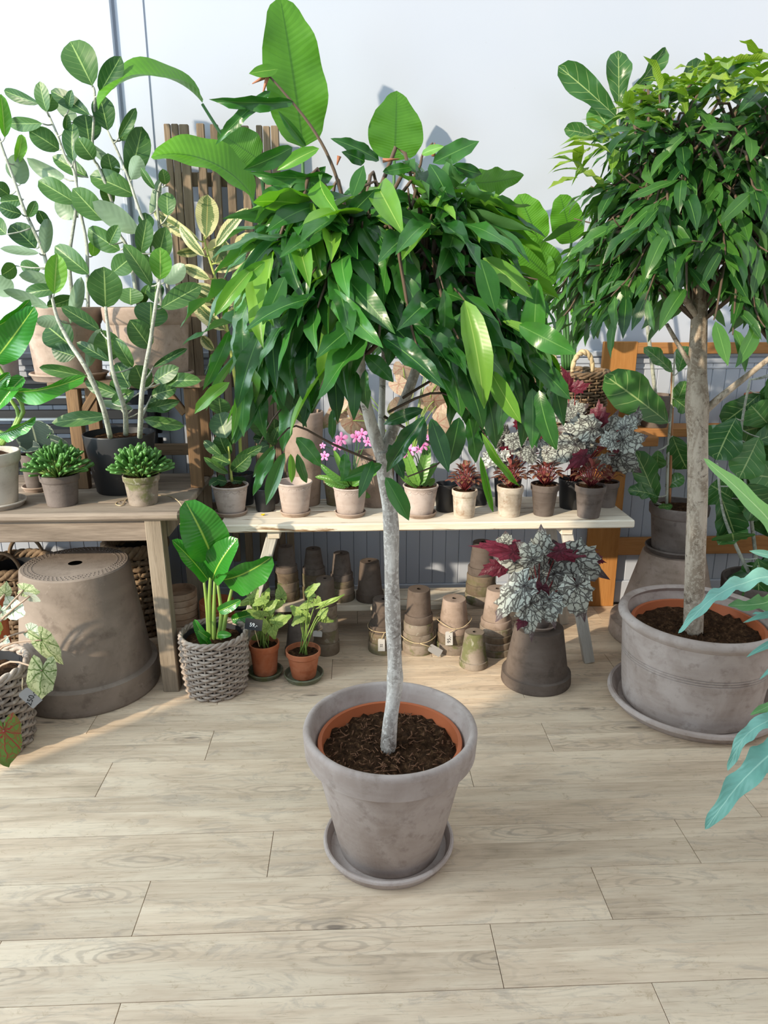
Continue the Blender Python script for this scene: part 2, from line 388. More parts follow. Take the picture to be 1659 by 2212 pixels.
def lathe(name, prof, mat, parent, wloc, seg=40, jit=.004, seed=0, ang=38):
    v, f = lathe_data(prof, seg, jit, seed)
    return link(name, mesh(name, v, f, mat, True, ang), parent, wloc)
def arc(cx, cz, r, a0, a1, n=4): return [(cx+r*math.cos(R(a0+(a1-a0)*i/n)), cz+r*math.sin(R(a0+(a1-a0)*i/n))) for i in range(n+1)]

def pot_prof(style, rt, rb, h, th, hole=0.0):
    if style in ('collar', 'step'):      # cone with a broad collar
        q = .06 if style == 'collar' else .012; c = .24*h if style == 'collar' else .2*h; rc = rb+(rt*.95-rb)*(1-c/h)+.0
        o = [(rb*.97, 0), (rb, .01*h), (rc, h-c), (rc+.012*rt, h-c+.006*h), (rt*.985, h-c+q*h), (rt, h-.04*h)] + arc(rt-th*.5, h-.02*h, th*.5, 0, 150, 4)
    elif style == 'lip':       # bellied pot with a thick rolled lip
        o = [(rb*.97, 0), (rb, .012*h)] + [(rb+(rt*.94-rb)*(t**.75), t*h*.88) for t in (.2, .4, .55)]
        for t in (.6, .63, .66): o += [(rb+(rt*.94-rb)*(t**.75), t*h*.88), (rb+(rt*.94-rb)*(t**.75)-.004, t*h*.88+.002), (rb+(rt*.94-rb)*(t**.75), t*h*.88+.004)]
        o += [(rb+(rt*.94-rb)*(t**.75), t*h*.88) for t in (.8, 1)]
        o += [(rt*.965, h*.9)] + arc(rt-h*.05, h*.95, h*.05, -60, 150, 7)
    elif style == 'plain':
        o = [(rb*.96, 0), (rb, .02*h), (rb+(rt-rb)*.5, h*.5), (rt, h*.97)] + arc(rt-th*.5, h*.98, th*.5, 0, 150, 3)
    elif style == 'bell':      # slim pot flaring to a small lip
        o = [(rb*.95, 0), (rb, .03*h), (rb+(rt-rb)*.32, h*.4), (rb+(rt-rb)*.6, h*.72), (rt*.9, h*.86), (rt*.905, h*.885), (rt*.97, h*.93)] + arc(rt-th*.6, h*.965, th*.6, -30, 150, 4)
    elif style == 'saucer':
        o = [(rb*.98, 0), (rb, .08*h), (rt*.96, h*.7), (rt, h*.8)] + arc(rt-th*.5, h*.88, th*.5, 0, 160, 4)
    ri = rt-th*1.15
    if style == 'saucer': inn = [(rb-th*.6, h*.3), (0, h*.3)]
    else:
        inn = [(ri, h*.93), (max(ri*.9, rb-th) if style == 'lip' else rb+(ri-rb)*.72-th*.3, h*.72), (rb-th, th), (hole, th)]
    return [(hole, 0)] + o + inn
def flip(prof, h): return [(r, h-z) for r, z in prof][::-1]

def fit(cx, yb, yt, wt, wb, z0=0.0, dy=0.0):
    """front foot pixel, front lip pixel and widths -> centre, radii, height"""
    fr = G(cx, yb, z0); c = fr + Vector((0, dy, 0)); rb = wb/2*mpp(c)
    for _ in range(4):
        c = Vector((D(cx, yb, fr.y+rb).x, fr.y+rb+dy, z0)); rb = wb/2*mpp(c)
    h = .2
    for _ in range(5):
        rt = wt/2*mpp(c+Vector((0, 0, h))); h = D(cx, yt, c.y-rt).z - z0
    return c, rt, rb, h

def fitY(cx, yb, yt, wt, wb, Yc, z0=None):
    """pot whose foot is hidden: centre depth known from what it stands on"""
    c = D(cx, yb, Yc); rb = wb/2*mpp(c); rt = wt/2*mpp(D(cx, yt, Yc))
    z0 = D(cx, yb, Yc-rb).z if z0 is None else z0
    zt = D(cx, yt, Yc-rt).z; return Vector((c.x, Yc, z0)), rt, rb, zt-z0

def soil(parent, c, r, z, fine=False, name='soil'):
    nr, ns = (16, 64) if fine else (6, 24); v = [(0, 0, .004)]; f = []
    for i in range(1, nr+1):
        for k in range(ns):
            a = 2*pi*k/ns; q = r*i/nr; v.append((q*math.cos(a), q*math.sin(a), random.uniform(-.006, .006)*(1.6 if fine else 1)))
    for k in range(ns): f.append((0, 1+k, 1+(k+1) % ns))
    for i in range(nr-1):
        for k in range(ns):
            a = 1+i*ns; f.append((a+k, a+ns+k, a+ns+(k+1) % ns, a+(k+1) % ns))
    return link(name, mesh(name, v, f, M_SOIL), parent, Vector((c[0], c[1], z)))

class Tubes:
    def __init__(s): s.v = []; s.f = []
    def add(s, pts, r0, r1=None, sides=6, smooth=3, cap=True):
        pts = [Vector(p) for p in pts]; r1 = r0 if r1 is None else r1
        if smooth > 1 and len(pts) > 2:
            q = []
            for i in range(len(pts)-1):
                p0 = pts[max(i-1, 0)]; p1 = pts[i]; p2 = pts[i+1]; p3 = pts[min(i+2, len(pts)-1)]
                for k in range(smooth):
                    t = k/smooth
                    q.append(.5*((2*p1)+(p2-p0)*t+(2*p0-5*p1+4*p2-p3)*t*t+(3*p1-p0-3*p2+p3)*t**3))
            pts = q+[pts[-1]]
        n = len(pts); base = len(s.v); ref = Vector((.31, .2, .93))
        rad = r0 if callable(r0) else (lambda t: r0+(r1-r0)*t)
        u = None
        for i, p in enumerate(pts):
            d = (pts[min(i+1, n-1)]-pts[max(i-1, 0)])
            d = d.normalized() if d.length > 1e-9 else Vector((0, 0, 1))
            if u is None:
                u = d.cross(ref); u = u.normalized() if u.length > 1e-3 else d.orthogonal().normalized()
            else: u = (u-d*u.dot(d)).normalized()
            w = d.cross(u); r = rad(i/max(n-1, 1))
            for k in range(sides):
                a = 2*pi*k/sides; s.v.append(p+(u*math.cos(a)+w*math.sin(a))*r)
        for i in range(n-1):
            for k in range(sides):
                a = base+i*sides; s.f.append((a+k, a+(k+1) % sides, a+sides+(k+1) % sides, a+sides+k))
        if cap:
            s.f.append(tuple(base+k for k in range(sides))[::-1]); s.f.append(tuple(base+(n-1)*sides+k for k in range(sides)))
    def build(s, name, mat, parent, kind=None):
        if not s.v: return None
        o0 = WL[parent] if parent is not None else s.v[0]
        o = link(name, mesh(name, [p-o0 for p in s.v], s.f, mat), parent, o0)
        if kind: o['kind'] = kind
        return o
def tube(name, pts, r0, mat, parent, r1=None, sides=8, smooth=4):
    t = Tubes(); t.add(pts, r0, r1, sides, smooth); return t.build(name, mat, parent)

# ------------------------------------------------------------------ leaves
def P_lance(t): return (max(0, math.sin(pi*min(1, t**.88)))**.72)*(1 if t < .8 else 1-.55*((t-.8)/.2))+.02*(1-t)
def P_oval(t): return (max(0, math.sin(pi*t**.95))**.62)*(.84+.3*t)/1.0+.02*(1-t)
def P_paddle(t): return (max(0, math.sin(pi*t**.8))**.5)+.02*(1-t)
def P_fiddle(t): return (max(0, math.sin(pi*t**1.15))**.55)*(.62+.5*t-.16*math.sin(2*pi*t)*0)-.10*math.exp(-((t-.42)/.13)**2)+.02*(1-t)
def P_strap(t): return (min(1, t*5)**.6)*max(0, 1-t**2.6)**.8*(1+.05*math.sin(t*40))+.02*(1-t)
def P_boat(t): return max(0, math.sin(pi*t**.9))**.55+.02*(1-t)
_lf = {}
def leaf_data(prof, nl=9, nw=2, bend=.5, fold=.2, wave=0.0, wn=2.5, ph=0.0, asp=.3, twist=0.0, skew=0.0):
    nseg = 40; y = z = 0.0; cur = []; 
    for i in range(nseg+1):
        t = i/nseg; a = bend*(.5-t)+skew*bend*(t-.5)**2*2
        cur.append((y, z, a)); y += math.cos(a)/nseg; z += math.sin(a)/nseg
    ey, ez = cur[-1][0], cur[-1][1]; L = math.hypot(ey, ez); th = math.atan2(ez, ey)
    v, uv, f = [], [], []
    for i in range(nl+1):
        t = i/nl; k = min(nseg, int(round(t*nseg))); cy, cz, a = cur[k]
        cy, cz = (cy*math.cos(th)+cz*math.sin(th))/L, (-cy*math.sin(th)+cz*math.cos(th))/L; a -= th
        w = max(0.0, prof(t))*.5
        for j in range(-nw, nw+1):
            s = j/nw; tw = twist*(t-.3)
            x = s*w; off = fold*abs(s)*w*asp*1.0+wave*asp*w*2*(s*s)*math.sin(wn*2*pi*t+ph+(1.3 if s > 0 else 0)) + x*asp*math.sin(tw)
            x *= math.cos(tw)
            v.append(Vector((x, cy-off*math.sin(a), cz+off*math.cos(a)))); uv.append((.5+.5*s, t))
    m = 2*nw+1
    for i in range(nl):
        for j in range(m-1): f.append((i*m+j, i*m+j+1, (i+1)*m+j+1, (i+1)*m+j))
    return v, f, uv
def leafset(key, mat, n, prof, bends=(.2, .9), asp=.3, nl=9, nw=2, fold=(.05, .5), wave=(0, .12), twist=.5, wn=2.5):
    """n variants of a leaf, chord from (0,0,0) to (0,1,0), full width 1"""
    rs = random.Random(hash(key) % 1000 if False else sum(map(ord, key))); out = []
    for i in range(n):
        dat = leaf_data(prof, nl, nw, rs.uniform(*bends), rs.uniform(*fold), rs.uniform(*wave), rs.uniform(wn*.7, wn*1.3), rs.uniform(0, 6), asp, rs.uniform(-twist, twist))
        out.append((mesh('leaf_'+key, dat[0], dat[1], mat, True, None, dat[2]), dat))
    _lf[key] = out; return out
def fan_data(outline, rings=3, dome=.12, asp=.9, cup=0.0, cx=0.0):
    # outline: (angle deg from tip, radius) right side then mirrored/asymmetric; base (petiole) at origin, tip at (0,1)
    n = len(outline); v = [Vector((0, 0, 0))]; uv = [(.5, .35)]; f = []
    for k in range(1, rings+1):
        q = k/rings
        for i, (a, r) in enumerate(outline):
            x = r*q*math.sin(R(a)); y = r*q*math.cos(R(a)); rr = r*q
            z = -dome*(rr**2)+cup*abs(x)+.02*math.sin(a*.11+k)
            v.append(Vector((x, y, z))); uv.append((.5+x*.45, .35+y*.45))
    for i in range(n): f.append((0, 1+(i+1) % n, 1+i))
    for k in range(rings-1):
        for i in range(n):
            a = 1+k*n; f.append((a+i, a+(i+1) % n, a+n+(i+1) % n, a+n+i))
    return v, f, uv
def fanset(key, mat, n, outline, **kw):
    rs = random.Random(5+sum(map(ord, key))); out = []
    for i in range(n):
        ol = [(a+rs.uniform(-2.5, 2.5), r*rs.uniform(.92, 1.06)) for a, r in outline]
        k = dict(kw); k['dome'] = rs.uniform(.05, kw.get('dome', .25)); 
        dat = fan_data(ol, **k); out.append((mesh('leaf_'+key, dat[0], dat[1], mat, True, None, dat[2]), dat))
    _lf[key] = out; return out
STAR = [(0, 1), (8, .80), (15, .76), (22, .66), (31, .74), (38, .60), (48, .54), (60, .62), (70, .48), (84, .44), (100, .50), (112, .38), (130, .36), (150, .38), (168, .22), (180, .08)]
STAR = STAR + [(-a, r*.82) for a, r in STAR[1:-1]][::-1]
ARROW = [(0, 1), (6, .9), (14, .76), (25, .62), (40, .5), (58, .44), (80, .41), (105, .42), (128, .47), (145, .52), (155, .5), (163, .36), (172, .16), (180, .1)]
ARROW = ARROW + [(-a, r) for a, r in ARROW[1:-1]][::-1]
HEART = [(0, 1), (7, .88), (18, .78), (32, .68), (50, .58), (75, .5), (100, .48), (125, .5), (145, .5), (160, .4), (172, .2), (180, .12)]
HEART = HEART + [(-a, r) for a, r in HEART[1:-1]][::-1]
leafset('alii', L_ALII, 12, P_lance, (.15, 1.0), .27, 12, 2, (.0, .6), (0, .25), .6)
leafset('aliin', L_ALIIN, 4, P_lance, (.2, .9), .25, 9, 2, (.1, .7), (0, .2), .6)
leafset('alii2', L_ALII2, 8, P_lance, (.15, 1.1), .28, 7, 1, (.0, .6), (0, .2), .6)
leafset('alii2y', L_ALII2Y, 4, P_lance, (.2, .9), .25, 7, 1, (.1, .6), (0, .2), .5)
for k, m in (('aud', L_AUD), ('audy', L_AUDY)): leafset(k, m, 6, P_oval, (.1, .8), .5, 10, 3, (.1, .5), (.02, .12), .35, 1.6)
leafset('var', L_VAR, 5, P_oval, (.1, .8), .5, 10, 3, (.1, .4), (.0, .08), .3)
leafset('rub', L_RUB, 3, P_oval, (.1, .7), .6, 10, 3, (.1, .3), (.0, .05), .2)
leafset('ban', L_BAN, 4, P_paddle, (.2, .5), .4, 18, 4, (.1, .3), (.04, .12), .3, 3)
def P_shield(t): return max(0, math.sin(pi*t**.72))**.62*(1-.25*t**3)+.02*(1-t)
leafset('band', L_BAN, 3, P_shield, (.2, .5), .5, 18, 4, (.1, .4), (.04, .12), .3, 3)
leafset('banarch', L_BAN, 2, P_paddle, (1.5, 1.7), .35, 20, 4, (.3, .5), (.03, .07), .2, 3)
leafset('bandarch', L_BAN, 2, P_paddle, (1.9, 2.1), .3, 20, 4, (.5, .7), (.05, .1), .2, 3)
leafset('str', L_STR, 5, P_paddle, (.3, .9), .55, 16, 4, (.2, .6), (.02, .08), .3, 2)
leafset('fid', L_FID, 5, P_fiddle, (.2, .7), .7, 12, 3, (.1, .4), (.05, .16), .3, 2.4)
leafset('fidd', L_FID, 6, P_fiddle, (.2, .8), .7, 12, 3, (.1, .4), (.05, .16), .3, 2.4)
leafset('fern', L_FERN, 4, P_strap, (.4, .9), .2, 28, 2, (.1, .3), (.3, .5), .4, 6)
leafset('ferng', L_FERNG, 2, P_strap, (.1, .4), .25, 20, 2, (.1, .3), (.1, .2), .3, 3)
leafset('pep', L_PEP, 4, P_oval, (.4, 1.0), .5, 8, 2, (.2, .5), (0, 0), .3)
leafset('orc', L_ORC, 3, P_paddle, (.4, 1.2), .3, 8, 2, (.2, .5), (0, .03), .2)
fanset('beg', L_BEG, 5, STAR, rings=4, dome=.3)
fanset('begr', L_BEGR, 3, STAR, rings=4, dome=.3)
fanset('cal', L_CAL, 3, HEART, rings=4, dome=.25)
fanset('calg', L_CALG, 3, HEART, rings=4, dome=.4)
fanset('calr', L_CALR, 1, HEART, rings=4, dome=.4)
fanset('syn', L_SYN, 4, ARROW, rings=4, dome=.35)
fanset('pink', L_PINK, 3, HEART, rings=3, dome=.3)

def leaf_mx(base, tip, width, normal):
    y = tip-base; L = y.length; yd = y/L
    x = yd.cross(normal)
    if x.length < 1e-4: x = yd.orthogonal()
    x.normalize(); z = x.cross(yd)
    m = Matrix.Identity(4)
    for i in range(3): m[i][0] = x[i]*width; m[i][1] = y[i]; m[i][2] = z[i]*L; m[i][3] = base[i]
    return m
def put_leaf(parent, key, base, tip, width, normal, var=None, name='leaf'):
    me = random.choice(_lf[key])[0] if var is None else _lf[key][var % len(_lf[key])][0]
    o = bpy.data.objects.new(name, me); COL.objects.link(o); o.parent = parent
    o.matrix_basis = leaf_mx(base-WL[parent], tip-WL[parent], width, normal); return o
def pleaf(parent, key, b, t, wpx, Y, dY=None, roll=None, var=None, width=None, back=False):
    """leaf from base pixel b to tip pixel t; the plant's depth Y comes from its pot"""
    dY = random.uniform(-.05, .05) if dY is None else dY
    B = D(b[0], b[1], Y); T = D(t[0], t[1], Y+dY)
    roll = random.uniform(-.45, .45) if roll is None else roll
    c = (CAM-(B+T)/2).normalized(); a = (T-B).normalized()
    c = (c-a*c.dot(a)).normalized(); nrm = Matrix.Rotation(roll, 3, a) @ c
    if nrm.z < -.3 and abs(roll) > .9: nrm = -nrm
    w = wpx*mpp((B+T)/2)/max(.45, math.cos(roll))
    put_leaf(parent, key, B, T, w, -nrm if back else nrm, var); return B, T
def stuff_leaves(name, parent, items):
    """leaves past the limit of single parts, joined"""
    v, f, uv = [], [], []
    mat = _lf[items[0][0]][0][0].materials[0]
    for key, b, t, w, nrm in items:
        dv, df, du = random.choice(_lf[key])[1]; m = leaf_mx(b-WL[parent], t-WL[parent], w, nrm); n0 = len(v)
        v += [m @ p for p in dv]; f += [tuple(i+n0 for i in q) for q in df]; uv += du
    o = link(name, mesh(name, v, f, mat, True, None, uv), parent, WL[parent]); o['kind'] = 'stuff'; return o

# ================================================================== SETTING
YW = 3.45
XL, XR = -2.45, 2.6
def struct(o): o['kind'] = 'structure'; return o
fl = struct(box('floor', (.1, .15, -.03), (5.4, 6.9, .05), JOINT, bev=0)); 
PWD, PLN = .178, 1.2
seam0 = 1.272; pm = boxmesh((PLN-.0016, PWD-.0012, .006), FLOOR, .0008)
for row in range(-26, 13):
    yc = seam0+row*PWD+PWD/2
    if yc > YW or yc < -3.2: continue
    # joints read off the photo for the rows in view, a third-of-a-plank stagger elsewhere
    jx = {1: G(291, 2003).x, 0: G(1097, 2170).x, 2: G(570, 1940).x, 3: G(1340, 1960).x+.55, 4: G(193, 1745).x, 5: G(434, 1668).x, -1: G(250, 2200).x}.get(row, (row*.437) % PLN)
    k0 = int(math.floor((-3.0-jx)/PLN))
    for k in range(k0, k0+6):
        xc = jx+PLN*k+PLN/2
        if xc-PLN/2 > XR+.4: continue
        o = link('plank', pm, fl, (xc, yc, -.003+random.uniform(-.0003, .0003)))
wb = struct(box('wall_back', ((XL+XR)/2, YW+.05, 1.5), (XR-XL+.4, .1, 3.06), WALL, bev=0))
xs = D(259, 300, YW).x
pan = box('panel', ((XL+xs)/2, YW-.008, 2.12), (xs-XL, .022, 1.76), WALL, wb)
tr = struct(box('trim_1', (xs+.008, YW-.012, 2.12), (.02, .03, 1.76), WALL, None, bev=.004))
tr2 = struct(box('trim_2', (xs+.085, YW-.001, 2.12), (.118, .01, 1.76), WALL, None, bev=.002))
# wainscot of tongue-and-groove boards, capped by a moulded rail
ZR = 1.25
nb = 0; bw = .066; me = boxmesh((bw-.0012, .016, ZR-.12), WAINS, .0025)
x = XL+bw/2
while x < XR:
    link('wainscot_board', me, wb, (x, YW-.006, .12+(ZR-.12)/2)); x += bw
for i, (z, hh, dd) in enumerate(((ZR+.012, .028, .045), (ZR-.02, .03, .03), (ZR-.055, .012, .026))):
    struct(box('trim_%d' % (i+3), ((XL+XR)/2, YW-dd*.35, z), (XR-XL, dd*.7, hh), WAINS, bev=.005))
bb = struct(box('baseboard_back', ((XL+XR)/2, YW-.012, .06), (XR-XL, .024, .12), WAINS, bev=.005))
# unseen left wall with a tall window opening, solid part sized to block sun
wl = struct(box('wall_left', (XL-.06, -1.65, 1.3), (.12, 3.1, 2.6), WALL, bev=0))
box('sun_block_low_wall', (XL-.06, .43, .675), (.12, 1.06, 1.35), WALL, wl, bev=0)  # unseen, added to keep direct sun off the near floor
wf = struct(box('wall_front_blocker', (.1, -3.2, 1.3), (5.4, .12, 2.6), WALL, bev=0))  # unseen, added behind the camera to cut fill light from the front
box('sill_wall', (XL-.06, 1.7, .2), (.12, 3.6, .4), WALL, wl, bev=0)
box('window_post', (XL-.06, YW-.12, 1.7), (.12, .24, 2.6), WALL, wl, bev=0)
wr = struct(box('wall_right', (XR+.06, .1, 1.3), (.12, 6.7, 2.66), WALL, bev=0))

# ================================================================== FURNITURE
# ---- weathered table
TZ = .75
ty0 = G(200, 1110, TZ).y; ty1 = 3.25; txr = G(391, 1103, TZ).x; txl = -2.2
tb = thing('table', ((txl+txr)/2, (ty0+ty1)/2, 0), 'weathered grey-brown wooden table over the giant upturned pot', 'table')
bwid = (ty1-ty0)/4
for i in range(4):
    xr = txr-(.045 if i == 0 else 0)
    box('top_board', ((txl+txr)/2, ty0+bwid*(i+.5), TZ-.016), (txr-txl, bwid-.003, .032), W_TABLE, tb, bev=.006 if i else .02)
ax = txr-.06
box('apron', ((txl+ax)/2, ty0+.045, TZ-.075), (ax-txl-.1, .022, .086), W_TABLE, tb)
box('apron', ((txl+ax)/2, ty1-.05, TZ-.075), (ax-txl-.1, .022, .086), W_TABLE, tb)
box('apron', (ax-.015, (ty0+ty1)/2, TZ-.075), (.022, ty1-ty0-.16, .086), W_TABLEZ, tb)
lf = G(370, 1495, 0)
beam('leg', (ax-.045, ty0+.05, TZ-.032), (lf.x, ty0+.05, 0), .062, .062, W_TABLEZ, tb)
beam('leg', (ax-.045, ty1-.06, TZ-.032), (lf.x, ty1-.06, 0), .062, .062, W_TABLEZ, tb)
for y in (ty0+.05, ty1-.06): beam('leg', (txl+.05, y, TZ-.032), (txl+.05, y, 0), .062, .062, W_TABLEZ, tb)

# ---- white bench
BY0, BY1 = 2.82, 3.22
BZ = D(900, 1130, BY0).z; bzb = D(900, 1147, BY0).z; BT = max(.03, BZ-bzb)
bx0 = D(472, 1135, BY0).x; bx1 = D(1372, 1135, BY0).x
bn = thing('bench', ((bx0+bx1)/2, (BY0+BY1)/2, 0), 'long white-painted bench with chipped paint and splayed legs', 'bench')
for i in range(2):
    w = (BY1-BY0)/2; box('top_board', ((bx0+bx1)/2, BY0+w*(i+.5), BZ-BT/2), (bx1-bx0, w-.004, BT), W_WHITE, bn, bev=.005)
rf = G(1272, 1430, 0); rt_ = D(1222, 1150, BY0+.05)
lt_ = D(592, 1150, BY0+.05); lf_ = Vector((lt_.x-(rf.x-rt_.x)-.06, rf.y, 0))
for a, b in ((rt_, rf), (lt_, lf_)):
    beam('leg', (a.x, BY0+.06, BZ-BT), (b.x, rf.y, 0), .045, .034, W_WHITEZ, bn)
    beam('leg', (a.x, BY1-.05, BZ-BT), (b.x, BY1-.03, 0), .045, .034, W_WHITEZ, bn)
    box('cleat', (a.x, (BY0+BY1)/2, BZ-BT-.018), (.05, BY1-BY0-.06, .036), W_WHITE, bn)
SZ = .17
sy0 = G(900, 1306, SZ).y; sy1 = sy0+.2
box('shelf', ((lt_.x+rt_.x)/2-.02, (sy0+sy1)/2, SZ-.014), (rt_.x-lt_.x+.14, sy1-sy0, .028), W_WHITE, bn)
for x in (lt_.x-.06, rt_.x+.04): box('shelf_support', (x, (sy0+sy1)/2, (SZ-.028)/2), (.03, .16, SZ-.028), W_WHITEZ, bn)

# ---- brown stand on the table, carrying the grey pots
STY0, STY1 = 2.96, 3.23
stz = D(300, 826, STY0).z; sx0 = D(100, 826, STY0).x; sx1 = D(432, 826, STY0).x
sd = thing('plant_stand', ((sx0+sx1)/2, (STY0+STY1)/2, TZ), 'low brown wooden stand on the weathered table, carrying two large grey pots', 'plant stand')
for i in range(2):
    w = (STY1-STY0)/2; box('top_board', ((sx0+sx1)/2, STY0+w*(i+.5), stz-.012), (sx1-sx0, w-.003, .024), W_STANDX, sd)
for x in (sx0+.09, sx1-.045):
    for y in (STY0+.03, STY1-.03): box('leg', (x, y, (TZ+stz-.024)/2), (.05, .04, stz-.024-TZ), W_STAND, sd)
for x, s in ((sx0+.13, 1), (sx1-.09, -1)): beam('brace', (x-s*.015, STY0+.03, stz-.13), (x+s*.06, STY0+.03, stz-.026), .03, .025, W_STAND, sd)
box('rail', ((sx0+sx1)/2, STY1-.03, TZ+.12), (sx1-sx0-.14, .02, .05), W_STANDX, sd)
# black metal shelf in the dark behind the stand
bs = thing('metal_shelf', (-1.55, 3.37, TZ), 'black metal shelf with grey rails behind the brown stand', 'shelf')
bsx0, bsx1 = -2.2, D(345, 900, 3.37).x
for k in range(6): box('shade_slat', ((bsx0+bsx1)/2, 3.392, TZ+.05+k*.066), (bsx1-bsx0, .018, .045), M_BLACK, bs)  # slats added in black to stand for the dark behind the stand
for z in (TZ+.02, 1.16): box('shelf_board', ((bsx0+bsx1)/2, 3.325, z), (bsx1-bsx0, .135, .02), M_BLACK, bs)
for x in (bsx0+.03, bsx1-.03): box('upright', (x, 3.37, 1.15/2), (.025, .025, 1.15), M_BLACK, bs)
for yy in (858, 906): 
    z = D(60, yy, 3.3).z; box('rail', ((bsx0+bsx1)/2-.15, 3.3, z), (bsx1-bsx0-.3, .012, .014), M_STEEL, bs)
    for x in (bsx0+.1, bsx1-.36): box('bracket', (x, 3.325, z), (.012, .05, .012), M_STEEL, bs)

# ---- slatted panel leaning on the wall
SPY = 3.33
sp = thing('slat_panel', (D(480, 900, SPY).x, SPY, 0), 'tall panel of weathered vertical wooden slats against the white wall', 'slat panel')
slx = [(354, 368), (370, 385), (387, 407), (424, 441), (454, 471), (487, 505), (520, 537), (553, 566), (568, 583), (585, 602)]
for i, (a, b) in enumerate(slx):
    yt = (268, 268, 269, 267, 269, 300, 272, 271, 273, 272)[i]
    T = D((a+b)/2, yt, SPY+.02); Bx = T.x+random.uniform(-.006, .006)+.0
    w = (b-a)*mpp(T)
    beam('slat', (Bx, SPY-.02, .30), T, w, .018, W_SLAT, sp)
for i, x in enumerate((377, 401, 417, 434, 448, 463, 480, 497, 512, 530, 545, 558)):
    if i % 2 == 0: continue
    T = D(x, 372+random.uniform(-3, 3), SPY+.03); 
    beam('slat', (T.x, SPY+.005, .30), (T.x, T.y, T.z), .028, .014, W_SLAT, sp)
xa, xb = D(352, 395, SPY+.04).x, D(604, 395, SPY+.04).x
for z in (D(480, 388, SPY+.04).z, 1.15, .55): box('cross_rail', ((xa+xb)/2, SPY+.044, z), (xb-xa, .018, .055), W_SLAT, sp)
for x in (xa+.03, xb-.03): box('foot', (x, SPY-.0, .16), (.04, .05, .32), W_SLAT, sp)

# ---- pine rack behind the bench on the right
RY0, RY1 = 3.28, 3.42
RYP = 3.385; rz = D(1430, 925, RY0).z; rx0 = D(1160, 930, RY0).x; rx1 = 2.25
rk = thing('pine_rack', ((rx0+rx1)/2, (RY0+RY1)/2, 0), 'orange pine rack with wide posts against the wainscot behind the bench', 'rack')
box('shelf', ((rx0+rx1)/2, (RY0+RY1)/2-.005, rz-.02), (rx1-rx0, RY1-RY0+.01, .04), W_PINEX, rk)
px_ = D(1337, 800, RYP).x; pw = 74*mpp(D(1337, 800, RYP)); ptop = D(1337, 738, RYP).z
box('shelf', ((rx0+px_+pw/2)/2, 3.165, rz-.02), (px_+pw/2-rx0, .23, .04), W_PINEX, rk)
box('post', (px_, RYP+.012, ptop/2), (pw, .026, ptop), W_PINE, rk)
box('post', (rx1-.05, RYP+.012, ptop/2), (pw, .026, ptop), W_PINE, rk)
zr2 = D(1560, 752, RYP).z; box('rail', ((px_+rx1)/2, RYP+.012, zr2), (rx1-px_, .022, 24*mpp(D(1560, 752, RYP))), W_PINEX, rk)
box('rail', ((px_+rx1)/2, RYP+.012, .32), (rx1-px_, .022, .09), W_PINEX, rk)

# ================================================================== POTS
def pot(name, f, style, mat, label, cat='pot', group=None, th=None, seg=48, parent=None, hole=0.0, part='pot', jit=.004):
    c, rt, rb, h = f; th = th or max(.006, rt*.075)
    prof = pot_prof(style, rt, rb, h, th, hole)
    if parent is not None: return lathe(part, prof, mat, parent, c, seg, jit, random.random()*6)
    o = lathe(name, prof, mat, None, c, seg, jit, random.random()*6); return prop(o, label, cat, group)
def saucer(f, mat, label, group=None, hh=None):
    c, rt, rb, h = f; h = hh or h
    o = lathe('saucer', pot_prof('saucer', rt, rb, h, max(.006, rt*.07)), mat, None, c, 48, .003, random.random()*6)
    return prop(o, label, 'saucer', group)
def scallops(parent, c, r, z, n=14, slope=.1):
    t = Tubes()
    for k in range(n):
        pts = []
        for i in range(7):
            a = 2*pi*(k+i/6)/n; d = math.sin(pi*i/6)*r*.16; q = r-d*slope*2
            pts.append(Vector(c)+Vector((q*math.cos(a), q*math.sin(a), z-d)))
        t.add(pts, r*.022, None, 5, 1)
    ring = [Vector(c)+Vector((r*1.005*math.cos(2*pi*k/40), r*1.005*math.sin(2*pi*k/40), z+r*.03)) for k in range(41)]
    t.add(ring, r*.025, None, 5, 1)
    return t

# ---- the fig in the middle: saucer, outer pot
sf = fit(839, 1925, 1895, 281, 258); SAU_H = .034
saucer(sf, M_LILAC, 'wide grey clay saucer on the floor under the slender fig tree', hh=SAU_H)
MC = Vector((D(842, 1700, sf[0].y).x, sf[0].y, SAU_H*.3))
rt1 = 375/2*mpp(Vector((MC.x, MC.y, .37))); zt1 = D(842, 1684, MC.y-rt1).z
mpot = (MC, rt1, 216/2*mpp(MC), zt1-MC.z)
pot('plant_pot', mpot, 'collar', M_LILAC, 'grey clay pot with a broad collar holding the slender fig tree', th=.022, seg=72)
# ---- the fig on the right
rf_ = fit(1488, 1612, 1580, 352, 318); rf_[0].x -= .016
saucer(rf_, M_LILAC, 'wide clay saucer under the ringed pot of the dense round fig', hh=.045)
RC = Vector((D(1488, 1500, rf_[0].y).x, rf_[0].y, .045*.3))
rt2 = 333/2*mpp(Vector((RC.x, RC.y, .37))); zt2 = D(1488, 1399, RC.y-rt2).z
rpot = (RC, rt2, 272/2*mpp(RC), zt2-RC.z)
pot('plant_pot', rpot, 'lip', M_LILAC, 'large grey clay pot with ring grooves holding the dense round fig', th=.02, seg=72)

